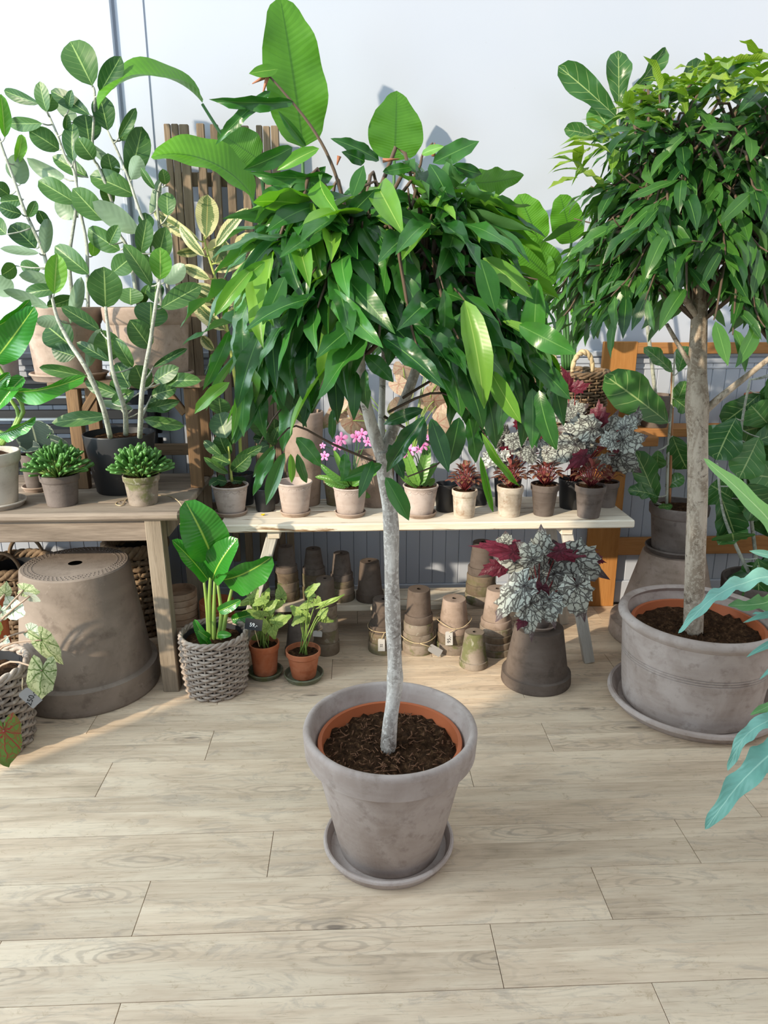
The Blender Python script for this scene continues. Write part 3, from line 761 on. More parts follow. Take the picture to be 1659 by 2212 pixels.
# ---- giant upturned pot
gf = fit(205, 1554, 1256, 222, 292)
gc, gt, gb, gh = gf
gp = thing('upturned_pot', gc, 'giant upturned brown-grey clay pot under the weathered table', 'pot')
lathe('body', flip(pot_prof('step', gb*1.0, gt, gh, .03, gt*.13), gh), M_BIG, gp, gc, 80, .003, 2)
t = Tubes()
for row, rr in enumerate((.78, .85, .92)):
    for k in range(64):
        a = 2*pi*(k+row*.5)/64; p = gc+Vector((gt*rr*math.cos(a), gt*rr*math.sin(a), gh)); q = gt*.018
        t.add([p+Vector((-q*math.sin(a), q*math.cos(a), -.001)), p+Vector((q*math.sin(a), -q*math.cos(a), -.001))],   .0032, None, 4, 1)
t.build('dimple_ring', M_DARK, gp, 'stuff')

# ---- upturned pot under the begonia
uf = fit(1154, 1507, 1376, 104, 148)
uc, ut, ub, uh = uf
o = lathe('upturned_pot', flip(pot_prof('step', ub, ut, uh, .014, ut*.12), uh), M_DARK2, None, uc, 64, .004, 1)
prop(o, 'dark brown-grey upturned clay pot on the floor, carrying the begonia', 'pot')
# ---- upturned pot on the right, carrying saucer and fiddle-leaf pot
vf = fit(1428, 1428, 1214, 128, 232)
vc, vt, vb, vh = vf
o = lathe('upturned_pot', flip(pot_prof('step', vb, vt, vh, .02, vt*.12), vh), M_LILAC2, None, vc, 64, .004, 3)
prop(o, 'tall upturned warm grey clay pot beside the bench, carrying a saucer', 'pot')
fs = (vc+Vector((0, 0, vh)), 61*mpp(vc+Vector((0, 0, vh))), 52*mpp(vc+Vector((0, 0, vh))), .03)
saucer(fs, M_DARK, 'dark grey saucer on top of the tall upturned warm grey pot')

# ---- stacks of upturned pots
def stack_prof(r, rtop, h, c, body, th, hole):
    """upturned pot: lip on z = 0, collar c high whose ledge carries the next lip"""
    p = [(hole, h), (rtop*.96, h), (rtop, h-.012*h), (body*r, c), (.965*r, c-.0006), (r, c*.88), (r*.995, c*.08), (r-.25*th, 0), (r-th, 0), (r-th*1.1, c*.9), (body*r-th, min(c*1.02, h*.9)), (rtop-th*.9, h-th), (hole, h-th)]
    return p[::-1]
CLAYW = {'mossy_clay': 'mossy', 'old_umber_clay': 'old umber', 'dark_grey_clay': 'dark grey', 'warm_grey_clay': 'warm grey', 'dark_umber_clay': 'dark umber'}
def stack(cx, yb, yt, wtop, wbot, n, mats, place, z0=0.0, cat='pot', sizes=None):
    c, rt, rb, Ht = fit(cx, yb, yt, wtop, wbot, z0)
    if n == 1:
        o = lathe('upturned_pot', flip(pot_prof('step', rb, rt, Ht, rb*.09, rt*.2), Ht), mats[0], None, c, 32, .008, random.random()*6)
        prop(o, place, cat); return [o], c, Ht
    hp = min(Ht*.62, 2.05*rb); dz = (Ht-hp)/(n-1); out = []; sd_ = random.random()*6
    for i in range(n):
        top = i == n-1; r = rb*(1-.045*i); th = r*.055
        if top: prof = stack_prof(r, rt, hp, min(dz, hp*.24), .88, th, rt*.2)
        else: prof = stack_prof(r, r*.62, dz*1.45, dz, .72, th, rt*.2)
        o = lathe('upturned_pot', prof, mats[i % len(mats)], None, c+Vector((0, 0, i*dz)), 32, .006, sd_)
        pos = 'bottom' if i == 0 else 'topmost' if top else ('second', 'third', 'fourth', 'fifth')[i-1]+' up'
        prop(o, '%s upturned pot, %s of stack %s' % (CLAYW[mats[i % len(mats)].name], pos, place), cat)
        out.append(o)
    return out, c, Ht
stack(622, 1302, 1184, 30, 54, 4, [M_OLD, M_MOSS, M_OLD, M_DARK], 'beside the left bench leg', SZ)
stack(680, 1300, 1190, 32, 52, 3, [M_OLD, M_OLD, M_DARK], 'behind the arrowhead plants', SZ)
stack(739, 1303, 1200, 34, 56, 4, [M_OLD, M_MOSS, M_OLD, M_DARK], 'left of the lone brown pot', SZ)
stack(799, 1305, 1219, 42, 60, 1, [M_DARK2], 'lone brown upturned clay pot on the bench shelf', SZ)
stack(1037, 1311, 1177, 42, 68, 4, [M_MOSS, M_OLD, M_OLD, M_DARK], 'on the shelf behind the begonia', SZ)
stack(568, 1310, 1240, 26, 38, 1, [M_DARK], 'small dark upturned pot in the shade of the left bench leg', SZ)
s1, c1, h1 = stack(829, 1417, 1303, 48, 68, 3, [M_OLD, M_OLD, M_DARK2], 'behind the slender fig trunk')
s2, c2, h2 = stack(903, 1418, 1281, 48, 70, 4, [M_MOSS, M_MOSS, M_MOSS, M_DARK2], 'second from the fig trunk')
s3, c3, h3 = stack(978, 1418, 1302, 50, 76, 3, [M_MOSS, M_OLD, M_LILAC2], 'with the card tag at its front')
stack(1022, 1451, 1374, 42, 62, 1, [M_MOSS], 'small single upturned mossy pot in front of the tall stacks')
stack(1068, 1423, 1280, 46, 80, 5, [M_MOSS, M_MOSS, M_OLD, M_MOSS, M_LILAC2], 'beside the begonia stand')
s6, c6, h6 = stack(706, 1419, 1256, 38, 56, 5, [M_OLD, M_OLD, M_MOSS, M_OLD, M_DARK2], 'behind the terracotta potted arrowhead')
stack(644, 1424, 1352, 36, 56, 1, [M_DARK], 'dark upturned pot between the two arrowhead plants')

# ---- nested upright pots
def nest(cx, yb, ytop, w, n, mat, place):
    c, rt, rb, Ht = fit(cx, yb, ytop, w, w*.8)
    dz = (Ht-.09)/(n-1); hh = .09
    for i in range(n):
        r = rt; th = r*.05
        h_ = hh if i == 0 else dz*1.45
        pr = stack_prof(r, r*.78 if i == 0 else r*.64, h_, dz if i else dz*.95, .86 if i == 0 else .74, th, .004)
        o = lathe('nested_pot', flip(pr, h_), mat, None, c+Vector((0, 0, hh+i*dz-h_)), 36, .003, 1)
        prop(o, 'shallow terracotta pot, %s in the nested stack %s' % ((['lowest']+[q+' from below' for q in ('second', 'third', 'fourth', 'fifth', 'sixth', 'seventh')][:n-2]+['topmost'])[i], place), 'pot', 'nested terracotta pots '+place)
nest(398, 1420, 1288, 76, 8, M_TERRA2, 'beside the table leg')
nest(476, 1418, 1312, 74, 6, M_TERRA, 'behind the paddle-leaf plant')

# ---- card tags
def textmesh(s, size, mat, extr=.0004):
    cu = bpy.data.curves.new('lettering', 'FONT'); cu.body = s; cu.size = size; cu.extrude = extr; cu.align_x = 'CENTER'; cu.align_y = 'CENTER'
    o = bpy.data.objects.new('tmp', cu); COL.objects.link(o)
    dg = bpy.context.evaluated_depsgraph_get(); me = bpy.data.meshes.new_from_object(o.evaluated_get(dg))
    bpy.data.objects.remove(o); me.materials.clear(); me.materials.append(mat); return me
def frame(nrm, up):
    z = nrm.normalized(); x = up.cross(z).normalized(); y = z.cross(x); return Matrix((x, y, z)).transposed()
def tag(pc, w, h, nrm, up, txt, label, mat, rot=0.0, ink=M_INK, size=None, cat='price tag', string=None, hole=True, corner=.15):
    o = thing('price_tag', pc, label, cat); m = frame(nrm, up).to_4x4()
    q = w*corner; ol = [(-w/2, -h/2), (w/2, -h/2), (w/2, h/2-q), (w/2-q, h/2), (-w/2+q, h/2), (-w/2, h/2-q)]
    n = len(ol); v = [m @ Vector((x, y, -.0008)) for x, y in ol]+[m @ Vector((x, y, .0008)) for x, y in ol]
    f = [tuple(range(n))[::-1], tuple(range(n, 2*n))]+[(i, (i+1) % n, n+(i+1) % n, n+i) for i in range(n)]
    link('card', mesh('card', v, f, mat, False), o, pc)
    if txt:
        te = link('lettering', textmesh(txt, size or w*.5, ink), o, pc)
        te.matrix_basis = m @ Matrix.Translation((0, -h*.06, .0012)) @ Matrix.Rotation(rot, 4, 'Z')
    if string:
        t = Tubes()
        for pts in string: t.add(pts, .0016, None, 5, 3)
        t.build('string', M_ROPE, o)
    return o
def loopstring(c, r, z, top, dip=0):
    pts = []
    for k in range(25):
        a = -pi/2+2*pi*k/24; d = dip*max(0, math.cos(a+pi/2))**4
        pts.append(Vector((c.x+r*math.cos(a), c.y+r*math.sin(a), z-d)))
    return [pts, [pts[0], Vector(top)]]
cv = Vector((0, -1, .25))
p = D(824, 1393, c1.y-.075); tag(p, .03, .055, cv, Vector((0, 0, 1)), '32', 'grey card tag on the stack behind the slender fig trunk', M_TAGW, R(90), string=loopstring(c1, .072, h1*.47, p+Vector((0, 0, .027))))
p = D(940, 1405, c2.y-.085); tag(p, .035, .06, cv, Vector((-.8, 0, .5)), None, 'blank grey card tag lying against the mossy stack', M_TAG, string=loopstring(c2, .079, h2*.26, p+Vector((-.02, 0, .018)), .01))
p = D(970, 1379, c3.y-.088); tag(p, .032, .06, cv, Vector((0, 0, 1)), '95,-', 'white card tag hanging on string from the warm grey stack', M_TAGW, R(90), size=.022, string=loopstring(c3, .078, h3*.62, p+Vector((0, 0, .028)), .02))
p = D(686, 1369, c6.y-.062); tag(p, .04, .026, cv, Vector((.1, 0, 1)), None, 'small blank white tag on the stack behind the arrowhead plants', M_TAGW, string=[[p+Vector((0, 0, .012)), p+Vector((.03, .02, .02))]])

# ================================================================== WICKER
def basket(name, f, nring, nst, mat, label, group=None, cat='basket', thing_=None, thick=None, liner=True, hollow=False):
    c, rt, rb, h = f; o = thing_ or thing(name, c, label, cat, group)
    thick = thick or h/nring*.46; seg = nst*4
    for ph in (0, 1):
        v = []
        t = Tubes(); pts = []
        for k in range(seg+1):
            a = 2*pi*k/seg; q = 1+.045*math.cos(nst/2*a+ph*pi); pts.append(Vector((q*math.cos(a), q*math.sin(a), .06*math.sin(a*3+ph*2)*0)))
        globals()['_rg%d' % ph] = pts
    for i in range(nring):
        z = h*(i+.5)/nring; rr = rb+(rt-rb)*(z/h); bulge = 1+.04*math.sin(pi*z/h)
        t = Tubes(); ph = i % 2
        t.add([Vector((p.x*rr*bulge, p.y*rr*bulge, 0)) for p in globals()['_rg%d' % ph]], thick, None, 5, 1, False)
        ob = link('weaver', mesh('weaver', t.v, t.f, mat), o, c+Vector((0, 0, z)))
        ob.rotation_euler = (random.uniform(-.01, .01), random.uniform(-.01, .01), 0)
    t = Tubes()
    for k in range(nst):
        a = 2*pi*k/nst; pts = [c+Vector(((rb+(rt-rb)*s)*(1+.04*math.sin(pi*s))*math.cos(a), (rb+(rt-rb)*s)*(1+.04*math.sin(pi*s))*math.sin(a), h*s)) for s in (0, .33, .66, 1)]
        t.add(pts, thick*.7, None, 5, 1)
    t.build('stakes', mat, o)
    t = Tubes()
    thick *= 1.35
    for q in range(3):
        pts = [c+Vector(((rt+thick*.5*math.cos(9*a+q*2.1))*math.cos(a), (rt+thick*.5*math.cos(9*a+q*2.1))*math.sin(a), h+thick*(.3+.9*math.sin(9*a+q*2.1)))) for a in [2*pi*k/90 for k in range(91)]]
        t.add(pts, thick*.9, None, 5, 1)
    t.build('rim', mat, o)
    if liner: lathe('liner', [(0, .004), (rb*.9, .004), (rt*.93, h*.97), (rt*.9, h*.97), (rb*.87, .01), (0, .01)], M_BLACKP, o, c, 36, .002)
    return o
def hoop(c, r, h, mat, parent, ang=0, rad=.008, name='handle', twist=True):
    t = Tubes(); e = Vector((math.cos(ang), math.sin(ang), 0))
    base = [Vector(c)+e*(r*math.cos(pi*k/16))+Vector((0, 0, h*math.sin(pi*k/16))) for k in range(17)]
    if twist:
        for q in range(2):
            t.add([p+Vector((0, rad*.6*math.sin(k*1.4+q*pi), rad*.6*math.cos(k*1.4+q*pi))) for k, p in enumerate(base)], rad*.75, None, 6, 2)
    else: t.add(base, rad, None, 6, 1)
    return t.build(name, mat, parent)

# ================================================================== PLANTS
def potted(name, f, style, mat, label, cat='potted plant', th=None, soilz=.86, group=None, seg=40, scal=False, hole=0):
    c, rt, rb, h = f; o = thing(name, c, label, cat, group)
    p = pot(None, f, style, mat, None, parent=o, th=th, seg=seg)
    soil(o, c, rt*.86, c.z+h*soilz)
    if scal:
        t = scallops(o, c, rt*.905, h*.865); s = t.build('scallop_band', mat, p)
    return o, Vector((c.x, c.y, c.z+h*soilz))
def under(c, f, mat, label, k=1.25, hh=.02, group=None):
    """saucer below a pot fitted on it"""
    return saucer((c, f[2]*k, f[2]*k*.86, hh), mat, label, group)

# ---- slender fig tree (long hanging leaves)
def crown(o, tubes, forks, ctr, rad, zlo, zhi, nbr, per, keys, ykeys, llen, lrat, rs, front_only=.0):
    items = []
    for i in range(nbr):
        az = 2*pi*(i*.618+rs.uniform(-.05, .05)); e = rs.random()**.75          # e: 0 top .. 1 skirt
        rr = rad*(.25+.75*e**.6)*rs.uniform(.72, 1.0)
        zt = zhi-(zhi-zlo)*(e**1.5)*rs.uniform(.75, 1.0)
        a = rs.choice(forks)
        end = Vector((ctr.x+rr*math.cos(az), ctr.y+rr*math.sin(az)*.95, zt))
        mid = a.lerp(end, .55)+Vector((0, 0, .10+.10*rs.random())); mid2 = a.lerp(end, .85)+Vector((0, 0, .06*rs.random()))
        pts = [a, mid, mid2, end]; tubes.add(pts, .006, .0018, 5, 3)
        out = Vector((math.cos(az), math.sin(az), 0))
        for k in range(per):
            s = .30+.70*(k+rs.random()*.6)/per
            p = (a.lerp(mid, s/.5) if s < .5 else mid.lerp(mid2, (s-.5)/.3) if s < .8 else mid2.lerp(end, (min(s, 1)-.8)/.2))
            tan = (end-mid).normalized(); side = tan.cross(Vector((0, 0, 1))); side = side.normalized() if side.length > .01 else Vector((1, 0, 0))
            d = tan*rs.uniform(.1, .8)+side*(rs.uniform(.3, .9)*(1 if k % 2 else -1))+out*rs.uniform(0, .5)+Vector((0, 0, -1))*rs.uniform(.25, 1.35)*(.35+.75*e)
            d += Vector((rs.gauss(0, .18), rs.gauss(0, .18), rs.gauss(0, .12))); d.normalize()
            L = llen*rs.uniform(.72, 1.18); b = p+d*.012
            nrm = out*rs.uniform(.3, .9)+Vector((0, 0, 1))*rs.uniform(.35, .9)+Vector((rs.gauss(0, .3), rs.gauss(0, .3), 0))
            key = ykeys if rs.random() < .10+.12*(1-e) else keys
            items.append((key, b, b+d*L, L*lrat*rs.uniform(.85, 1.12), nrm))
    return items
def proj(p):
    v = CR.transposed() @ (p-CAM); return W/2-FPX*v.x/v.z, H/2+FPX*v.y/v.z
def lerpt(tab, x):
    for (a, b), (c, d) in zip(tab, tab[1:]):
        if a <= x <= c: return b+(d-b)*(x-a)/(c-a)
    return tab[0][1] if x < tab[0][0] else tab[-1][1]
def emit_leaves(o, items, limit):
    # singly: the leaves that show largest from where the photo stands; the rest joined
    def score(it):
        m = (it[1]+it[2])/2; v = CR.transposed() @ (m-CAM); x = W/2+FPX*v.x/-v.z
        return -v.z+(3 if x > W+60 else 0)
    items.sort(key=score)
    for it in items[:limit]: put_leaf(o, it[0], it[1], it[2], it[3], it[4])
    byk = {}
    for it in items[limit:]: byk.setdefault(it[0], []).append(it)
    for k, v in byk.items(): stuff_leaves('foliage', o, v)

Yc = MC.y
sz = zt1-.062
def inner_pot(o, c, r, z0, z1):
    lathe('nursery_pot', [(0, z0), (r*.555, z0), (r*.885, z1-.055), (r*.945, z1-.03), (r*.96, z1-.022), (r, z1-.022), (r*1.0, z1-.003), (r*.99, z1), (r*.94, z1), (r*.93, z1-.02), (r*.9, z1-.06), (0, z1-.06)], M_NURS, o, Vector((c.x, c.y, 0)), 64, .003)
fig = thing('fig_tree', (MC.x, Yc, MC.z+.02), 'slender fig tree with long drooping leaves on a pale bare trunk', 'tree')
rin = 312/2*mpp(Vector((MC.x, Yc, sz)))
inner_pot(fig, MC, rin, MC.z+.021, zt1-.045)
so = soil(fig, MC, rin*.92, zt1-.075, True); 
t = Tubes()
for k in range(240):
    a = random.uniform(0, 2*pi); q = rin*.88*math.sqrt(random.random()); p = Vector((MC.x+q*math.cos(a), MC.y+q*math.sin(a), zt1-.07+random.uniform(0, .004)))
    d = Vector((random.gauss(0, 1), random.gauss(0, 1), random.gauss(0, .4))).normalized()*random.uniform(.004, .012)
    t.add([p-d, p+d], random.uniform(.001, .0028), .001, 4, 1)
t.build('bark_chips', M_CHIP, so, 'stuff')
TR = [(838, 1625), (843, 1560), (852, 1490), (853, 1440), (849, 1340), (846, 1240), (845, 1140), (839, 1080), (829, 1010), (825, 975)]
tp = [D(x, y, Yc) for x, y in TR]; tp[0].z = zt1-.085
trk = Tubes()
trk.add(tp, lambda t: .0205-.0022*t+.002*math.exp(-((t-.29)/.03)**2)+.0015*math.exp(-(t/.03)**2)+.001*math.sin(t*31), None, 14, 4)
b1 = [D(826, 990, Yc), D(806, 930, Yc), D(788, 860, Yc-.02), D(778, 780, Yc-.03), D(785, 690, Yc-.03), D(770, 600, Yc-.02)]
b2 = [D(828, 985, Yc), D(852, 920, Yc+.03), D(880, 850, Yc+.03), D(908, 770, Yc+.02), D(925, 700, Yc), D(905, 600, Yc)]
b3 = [D(826, 1000, Yc), D(824, 930, Yc+.04), D(826, 840, Yc+.06), D(832, 720, Yc+.08)]
trk.add(b1, .0165, .008, 10, 4); trk.add(b2, .016, .008, 10, 4); trk.add(b3, .011, .006, 8, 4)
trk.build('trunk', BARK1, fig)
tw = Tubes(); rs = random.Random(11)
ctr = D(838, 640, Yc)
forks = [b1[3], b1[4], b2[3], b2[4], b1[5], b2[5], b3[3]]
items = crown(fig, tw, forks, Vector((ctr.x, Yc, 0)), .40, D(838, 850, Yc).z, D(838, 410, Yc).z, 78, 9, 'alii', 'aliin', .185, .25, rs)
# low twigs reaching out below the crown
for path in ([(820, 960), (730, 800), (640, 760), (545, 790)], [(815, 1000), (720, 960), (640, 920), (600, 950)], [(840, 890), (930, 850), (1000, 870), (1060, 960)],
             [(830, 900), (900, 940), (960, 990), (880, 1030)], [(870, 860), (980, 800), (1100, 800), (1190, 850)], [(790, 880), (700, 830), (610, 880), (560, 960)]):
    yy = Yc-rs.uniform(.02, .22); pts = [D(x, y, Yc-(Yc-yy)*i/3) for i, (x, y) in enumerate(path)]; tw.add(pts, .0038, .0016, 5, 3)
    for k in range(9):
        i = rs.choice((1, 2, 2, 3)); b = pts[i-1].lerp(pts[i], rs.random()); d = Vector((rs.gauss(0, .35), rs.gauss(0, .3), -1)).normalized(); L = .175*rs.uniform(.7, 1.15)
        items.append(('alii', b, b+d*L, L*.24, Vector((rs.gauss(0, .4), -1, .4))))
# the photo shows the forked limbs free of leaves below the head
def keep(it):
    x, y = proj(it[2]); return not (y > lerpt([(520, 960), (640, 990), (700, 860), (750, 775), (910, 775), (960, 900), (1040, 1000), (1200, 960)], x))
items = [it for it in items if keep(it)]
# leaves one can follow singly in the photo
z4 = zoom(2.074, 400, 0); z5 = zoom(1.975, 420, 550)
sp1 = [z4(*p) for p in ((730, 1130), (705, 900), (650, 720), (560, 560), (430, 400), (370, 335))]
tw.add([D(x, y, Yc-.05) for x, y in sp1], .0045, .0018, 6, 4)
sp2 = [z4(*p) for p in ((880, 980), (960, 880), (1045, 760), (1065, 690), (1110, 640))]
tw.add([D(x, y, Yc-.06) for x, y in sp2], .0045, .0018, 6, 4)
HL = [('alii', z4, (485, 455), (105, 445), 62), ('alii', z4, (385, 408), (135, 650), 55), ('aliin', z4, (415, 310), (285, 330), 55), ('alii', z4, (540, 655), (415, 495), 40),
      ('alii', z4, (868, 720), (650, 620), 60), ('alii', z4, (805, 725), (700, 680), 60), ('alii', z4, (735, 965), (850, 850), 85), ('alii', z4, (750, 880), (800, 740), 70),
      ('alii', z4, (1110, 730), (1318, 632), 90), ('alii', z4, (1095, 735), (1215, 985), 85), ('alii', z4, (1245, 880), (1160, 1125), 75), ('aliin', z4, (1060, 690), (1160, 655), 40),
      ('alii', z4, (885, 770), (1040, 745), 50), ('alii', z4, (1200, 740), (1330, 780), 60), ('alii', z4, (630, 745), (415, 960), 70), ('aliin', z4, (600, 665), (410, 765), 60),
      ('alii', z4, (480, 660), (260, 760), 80), ('alii', z4, (660, 790), (280, 770), 75), ('alii', z4, (510, 880), (680, 950), 75), ('alii', z4, (340, 880), (520, 830), 60),
      ('alii', z4, (930, 950), (1150, 1040), 75), ('alii', z4, (820, 1010), (1030, 1110), 80), ('alii', z4, (700, 1165), (870, 1205), 90), ('alii', z4, (545, 1030), (410, 1150), 75),
      ('aliin', z5, (150, 545), (0, 680), 55), ('alii', z5, (240, 500), (210, 780), 68), ('aliin', z5, (195, 545), (160, 790), 36), ('alii', z5, (150, 325), (35, 580), 60), ('alii', z5, (205, 270), (210, 515), 72),
      ('aliin', z5, (250, 60), (85, 265), 70), ('alii', z5, (385, 95), (290, 300), 85), ('alii', z5, (600, 40), (565, 175), 75), ('alii', z5, (625, 20), (790, 80), 80), ('aliin', z5, (300, 30), (180, 120), 60),
      ('alii', z5, (735, 225), (660, 560), 95), ('alii', z5, (660, 260), (515, 420), 90), ('alii', z5, (860, 300), (825, 480), 65), ('alii', z5, (690, 500), (680, 710), 60), ('alii', z5, (730, 430), (850, 545), 75),
      ('alii', z5, (730, 490), (740, 660), 45), ('alii', z5, (950, 200), (1000, 310), 70), ('alii', z5, (1040, 215), (1190, 425), 85), ('alii', z5, (1220, 20), (1285, 245), 100), ('aliin', z5, (1230, 15), (1445, 190), 85),
      ('alii', z5, (1385, 300), (1630, 425), 110), ('alii', z5, (1420, 440), (1605, 620), 85), ('aliin', z5, (1260, 490), (1395, 720), 85), ('alii', z5, (1440, 570), (1440, 830), 85), ('alii', z5, (1470, 580), (1545, 835), 90),
      ('alii', z5, (1100, 460), (1140, 695), 95), ('alii', z5, (1130, 695), (1085, 900), 95), ('alii', z5, (1170, 700), (1200, 890), 65), ('alii', z5, (1010, 700), (1085, 930), 80), ('alii', z5, (975, 660), (805, 725), 58),
      ('alii', z5, (985, 690), (820, 930), 72), ('alii', z5, (830, 810), (895, 960), 60), ('alii', z5, (815, 950), (915, 1135), 78), ('alii', z5, (800, 895), (620, 965), 60), ('alii', z5, (640, 850), (630, 970), 50),
      ('alii', z5, (435, 780), (540, 905), 72), ('alii', z5, (385, 845), (305, 1070), 62), ('alii', z5, (345, 830), (250, 1030), 50), ('alii', z5, (340, 815), (250, 950), 46), ('alii', z5, (440, 850), (480, 975), 42), ('aliin', z5, (410, 850), (415, 975), 34),
      ('aliin', z5, (1220, 860), (1275, 1100), 32), ('aliin', z5, (1225, 760), (1390, 990), 36), ('alii', z5, (970, 690), (960, 830), 45), ('alii', z5, (590, 660), (590, 790), 36), ('alii', z5, (760, 880), (700, 1040), 52)]
nh = 0
for key, zz, b, t_, w in HL:
    y0 = Yc-random.uniform(.16, .30) if zz is z5 else Yc-random.uniform(.05, .2)
    if zz is z4 and b[1] < 560: y0 = Yc-.05
    pleaf(fig, key, zz(*b), zz(*t_), w*.95/(2.07 if zz is z4 else 1.975), y0, random.uniform(-.05, .03)); nh += 1
for i in range(46):
    lft = i % 2; x = rs.uniform(545, 735) if lft else rs.uniform(945, 1190); y = rs.uniform(600, 800); b = D(x, y, Yc-rs.uniform(.02, .26))
    d = Vector(((-.25 if lft else .25)+rs.gauss(0, .2), rs.gauss(-.05, .15), -1)).normalized(); L = .19*rs.uniform(.75, 1.15)
    items.append(('aliin' if rs.random() < .12 else 'alii', b, b+d*L, L*.25, Vector((rs.gauss(0, .45), -1, .35))))
    a = min((p for p in b1[2:]+b2[2:]), key=lambda p: (p-b).length); tw.add([a, a.lerp(b, .55)+Vector((0, 0, .05)), b], .0032, .0015, 5, 3)
tw.build('twigs', TWIG, fig)
t = Tubes()
for a, b in (((370, 335), (345, 430)), ((365, 340), (300, 375)), ((1112, 700), (1118, 640)), ((885, 720), (960, 712)), ((690, 700), (680, 740))):
    t = Tubes(); t.add([D(*z4(*a), Yc-.05), D(*z4(*b), Yc-.05)], .005, .001, 5, 1); t.build('bud_sheath', M_BUD, fig)
emit_leaves(fig, items, 300-nh)

# ---- dense round fig on the right
Yr = RC.y
ft2 = thing('fig_tree', (RC.x, Yr, RC.z+.02), 'dense round-headed fig tree with small leaves on a mottled trunk', 'tree')
rin2 = 278/2*mpp(Vector((RC.x, Yr, .34))); 
inner_pot(ft2, RC, rin2, RC.z+.019, zt2-.05); soil(ft2, RC, rin2*.92, zt2-.078, True)
TR2 = [(1496, 1375), (1499, 1300), (1503, 1180), (1507, 1060), (1507, 960), (1506, 880), (1506, 800), (1510, 700), (1512, 600), (1510, 500)]
tp2 = [D(x, y, Yr) for x, y in TR2]; tp2[0].z = zt2-.09
trk = Tubes(); trk.add(tp2, lambda t: .036-.004*t+.006*math.exp(-((t-.56)/.05)**2)-(.014*max(0, t-.6)/.4), None, 16, 4)
trk.add([D(1520, 890, Yr), D(1560, 855, Yr-.03), D(1610, 815, Yr-.05), D(1680, 760, Yr-.05)], .014, .008, 8, 3)
trk.add([D(1506, 810, Yr), D(1480, 770, Yr), D(1440, 700, Yr)], .011, .006, 8, 3)
trk.add([D(1510, 690, Yr), D(1450, 600, Yr-.05), D(1400, 500, Yr-.05)], .013, .006, 8, 3)
trk.add([D(1512, 640, Yr), D(1580, 560, Yr+.05), D(1640, 470, Yr)], .013, .006, 8, 3)
trk.build('trunk', BARK2, ft2)
tw = Tubes(); rs = random.Random(5)
fk = [tp2[7], tp2[8], tp2[9], D(1450, 600, Yr-.05), D(1400, 500, Yr-.05), D(1580, 560, Yr+.05), D(1640, 470, Yr), D(1680, 760, Yr-.05)]
cc = D(1508, 500, Yr)
items = crown(ft2, tw, fk, Vector((cc.x, Yr, 0)), .50, D(1508, 790, Yr).z, D(1508, 190, Yr).z, 130, 11, 'alii2', 'alii2', .145, .255, rs)
# young shoots on the top, their yellow partly painted-in sunlight
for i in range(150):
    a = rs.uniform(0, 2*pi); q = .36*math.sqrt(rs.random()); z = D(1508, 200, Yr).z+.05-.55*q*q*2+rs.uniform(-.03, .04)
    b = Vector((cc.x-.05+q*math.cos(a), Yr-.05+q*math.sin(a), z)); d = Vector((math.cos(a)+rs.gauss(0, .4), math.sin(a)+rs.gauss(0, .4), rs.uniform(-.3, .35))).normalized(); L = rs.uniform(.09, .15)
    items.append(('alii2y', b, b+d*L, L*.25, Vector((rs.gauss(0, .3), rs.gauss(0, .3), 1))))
def keep2(it):
    for p in (it[1], it[2]):
        x, y = proj(p)
        if y < lerpt([(1185, 430), (1290, 300), (1400, 205), (1500, 150), (1659, 130)], x)-12: return False
    return not (1465 < x < 1560 and y > 690)
items = [it for it in items if keep2(it)]
for i in range(90):  # more pale young shoots, painting sun along the crown's edge
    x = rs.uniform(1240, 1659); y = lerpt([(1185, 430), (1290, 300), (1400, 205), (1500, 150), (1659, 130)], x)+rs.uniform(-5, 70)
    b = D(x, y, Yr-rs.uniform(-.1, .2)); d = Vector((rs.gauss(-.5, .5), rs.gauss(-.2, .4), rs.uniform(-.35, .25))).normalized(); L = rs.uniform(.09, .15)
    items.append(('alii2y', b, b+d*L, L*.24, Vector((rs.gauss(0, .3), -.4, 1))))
tw.build('twigs', TWIG, ft2)
emit_leaves(ft2, items, 300)

# ---- oval-leaved figs: black pot on the table
def fig_oval(o, stems, leaves, zz, sc, Y, smat, r0=.009, key='aud', petiole=True, spread=.06):
    st = Tubes(); flat = []
    for s in stems:
        pts = [D(x, y, Y+dy) for (x, y), dy in s]; st.add(pts, r0, r0*.5, 8, 4); flat += [(p, q) for p, q in zip(pts, pts[1:])]
    for L in leaves:
        b, tp_, w = L[0], L[1], L[2]; k = L[3] if len(L) > 3 else key; back = k == 'audb'; k = 'aud' if back else k; roll = L[4] if len(L) > 4 else None
        B, T = pleaf(o, k, zz(*b), zz(*tp_), w/sc*(1.22 if k[:3] == 'aud' else 1.0), Y+random.uniform(-spread, spread), random.uniform(-.05, .05), roll, back=back)
        if petiole:
            best = min((a.lerp(c, q/6) for a, c in flat for q in range(7)), key=lambda p: (p-B).length)
            if (best-B).length < .16: st.add([best, best.lerp(B, .5)+Vector((0, 0, -.004)), B], .0034, .0026, 5, 2)
    st.build('stem', smat, o); return o
z1 = zoom(2.9625, 0, 0); z2 = zoom(2.9625, 0, 500)
bf = fit(271, 1072, 946, 150, 112, TZ)
o, _ = potted('oval_leaf_fig', bf, 'plain', M_BLACKP, 'oval-leaved fig with three stems in a black plastic pot on the table', soilz=.9, th=.006)
Yb = bf[0].y
stA = [((238, 944), .0), ((223, 881), -.02), ((196, 814), -.03), ((175, 777), -.03), ((152, 743), -.02), ((125, 690), 0), ((113, 645), 0)]
stB = [((272, 938), .03), ((270, 888), .03), ((250, 824), .02), ((241, 787), .02), ((233, 709), .0), ((228, 662), .0)]
